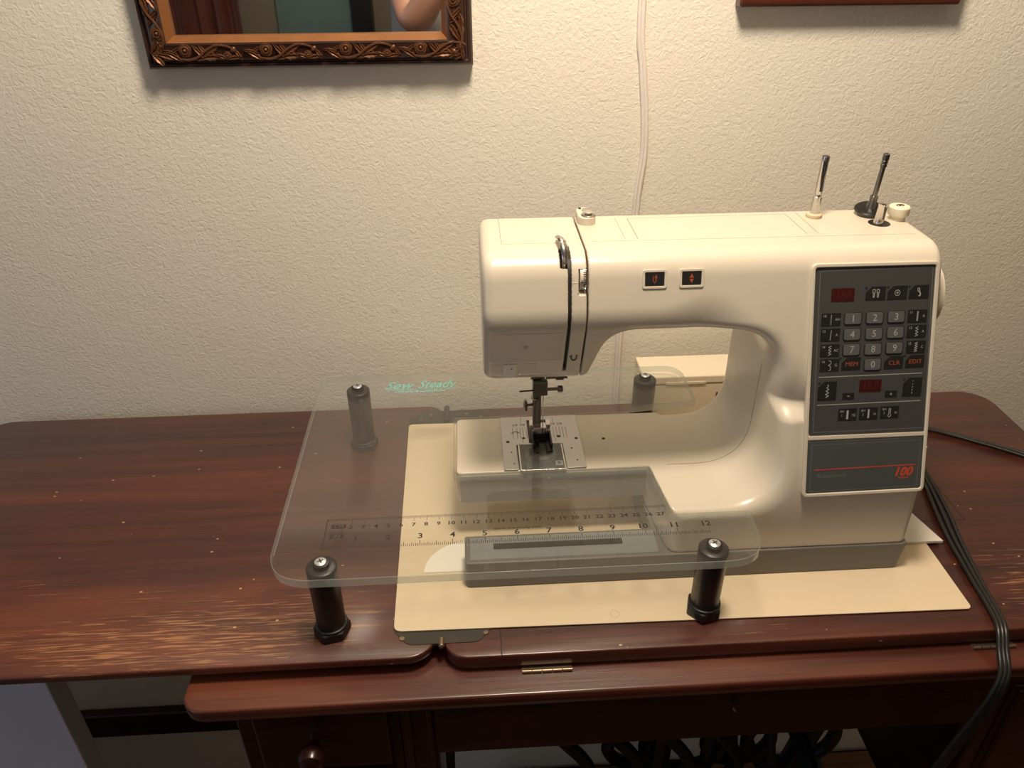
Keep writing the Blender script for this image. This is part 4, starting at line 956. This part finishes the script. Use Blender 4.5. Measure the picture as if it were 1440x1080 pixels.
for i, (rail, a, bb, rt) in enumerate((('bottom', -10.9, 1.5, .8), ('bottom', -11.1, 1.0, 2.2), ('bottom', 15.0, 1.4, 2.4), ('bottom', 15.4, 1.2, .7), ('bottom', 14.3, 1.7, .5), ('bottom', -10.2, 1.1, -.3))):
    carve('leaf#b', None, M['copper'], rail, a, bb, rt, .85)

# second picture frame at the right, only its lower rail in view
pf = thing('picture_frame', 'reddish wooden picture frame at the top right of the wall', 'picture frame', (51.5, WALL, 55))
X0p, X1p, Z0p, Z1p = 41.2, 61.7, 34.25, 62
for (x0, x1, z0, z1) in ((X0p, X1p, Z0p, Z0p+2.2), (X0p, X1p, Z1p-2.2, Z1p), (X0p, X0p+2.2, Z0p+2.2, Z1p-2.2), (X1p-2.2, X1p, Z0p+2.2, Z1p-2.2)):
    B().box(x0, x1, WALL-1.7, WALL-.02, z0, z1).build('frame_rail', M['top_plain'], pf, bevel=.25)
B().box(X0p+2, X1p-2, WALL-.7, WALL-.1, Z0p+2, Z1p-2).build('picture', M['art'], pf)

# ================================================================== PHOTOGRAPHER (seen only in the mirror)
pr = thing('person', 'person in a grey shirt with raised bent arms, reflected in the mirror', 'person', (22, -72, FLOOR-1.2))
def skin_mesh(name, verts, edges, radii, m, sub=2):
    me = bpy.data.meshes.new(name); b0 = Vector((22, -72, FLOOR-1.2))
    me.from_pydata([((v[0]-b0.x)*S, (v[1]-b0.y)*S, (v[2]-b0.z)*S) for v in verts], edges, [])
    o = bpy.data.objects.new(name, me); link(o, pr); me.materials.append(m)
    md = o.modifiers.new('skin', 'SKIN'); me.skin_vertices[0].data[0].use_root = True
    for i, r in enumerate(radii):
        rr = r if isinstance(r, tuple) else (r, r); me.skin_vertices[0].data[i].radius = (rr[0]*S, rr[1]*S)
    md.use_smooth_shade = True
    s2 = o.modifiers.new('sub', 'SUBSURF'); s2.levels = s2.render_levels = sub
    return o
F0 = FLOOR-1.2
V = [(18, -74, 12), (18, -74, 28), (18, -74, 45), (20, -73, 58), (22, -72, 66), (22, -71, 76), (22, -71, 84),
     (1, -73, 54), (6.5, -60, 21.5), (13, -52, 33), (38, -73, 54), (40, -62, 26), (30, -54, 34),
     (14, -74, 5), (13, -73, -32), (13, -75, -72), (13, -70, F0+3), (13, -60, F0+2.2), (30, -74, 5), (31, -73, -32), (31, -75, -72), (31, -70, F0+3), (31, -60, F0+2.2)]
E_ = [(0, 1), (1, 2), (2, 3), (3, 4), (4, 5), (5, 6), (2, 7), (7, 8), (8, 9), (2, 10), (10, 11), (11, 12), (0, 13), (13, 14), (14, 15), (15, 16), (16, 17), (0, 18), (18, 19), (19, 20), (20, 21), (21, 22)]
Rr = [(13, 9), (12, 8.5), (13.5, 9), (6, 6), 5.2, (7.2, 8.5), (6.5, 8), 5.4, 3.9, 2.6, 5.4, 3.9, 2.6, (8, 8), 5.6, 3.6, 3.6, 2.6, (8, 8), 5.6, 3.6, 3.6, 2.6]
skin_mesh('body', V, E_, Rr, M['skin'])
skin_mesh('shirt', [(17, -74, 2), (17, -74, 14), (17, -74, 30), (18, -74, 46), (20, -73.5, 56), (1, -73, 54.5), (3.2, -67, 40), (38, -73, 54.5), (39.5, -68, 40)],
          [(0, 1), (1, 2), (2, 3), (3, 4), (3, 5), (5, 6), (3, 7), (7, 8)], [(18.5, 11), (18, 10.5), (17.5, 10.5), (15, 10.5), (7.5, 7.5), 7, 6.6, 7, 6.6], M['shirt'])
skin_mesh('trousers', [(22, -74, 4), (14, -74, -2), (13, -73, -32), (13, -75, -76), (30, -74, -2), (31, -73, -32), (31, -75, -76)],
          [(0, 1), (1, 2), (2, 3), (0, 4), (4, 5), (5, 6)], [(14.5, 10.5), (9.5, 9.5), 7.4, 6, (9.5, 9.5), 7.4, 6], M['trouser'])
for sx, hx in ((1, 13), (-1, 30)):
    vs = [(hx, -52 if sx > 0 else -54, 33 if sx > 0 else 34)]; y0 = vs[0][1]; z0 = vs[0][2]
    vs.append((hx+sx*1, y0+3, z0+3)); ed = [(0, 1)]; rd = [(2.2, 1.6), (3.2, 1.4)]
    for k in range(4):
        bx0 = hx+sx*1+(k-1.5)*1.9*.8; n = len(vs); L = (2.6, 3.1, 2.9, 2.3)[k]
        vs += [(bx0, y0+5.2, z0+4.8), (bx0+sx*.4, y0+5.8+L*.35, z0+5.2+L*.7), (bx0+sx*1.4, y0+5.2+L*.5, z0+5.4+L*1.25)]; ed += [(1, n), (n, n+1), (n+1, n+2)]; rd += [.95, .85, .7]
    n = len(vs); vs += [(hx+sx*3.6, y0+3.2, z0+3.4), (hx+sx*5.2, y0+4.0, z0+5.6)]; ed += [(1, n), (n, n+1)]; rd += [1.0, .8]
    skin_mesh('hand', vs, ed, rd, M['skin'], 2)
B().ell((22, -72.5, 82), 8.2, 9.4, 8.6, 24, 14).build('hair', M['hair'], pr)
B().ell((19, -62.6, 77), 1.2, .8, .8).ell((25, -62.6, 77), 1.2, .8, .8).build('eyes', M['white_card'], pr)
B().ell((22, -62.2, 74), 1.3, 1.6, 2.2).build('nose', M['skin'], pr)
B().ell((22, -62.6, 70), 2.4, .8, .6).build('mouth', M['copper'], pr)
B().ell((14.4, -71, 76), .9, 1.6, 2.8).ell((29.6, -71, 76), .9, 1.6, 2.8).build('ears', M['skin'], pr)
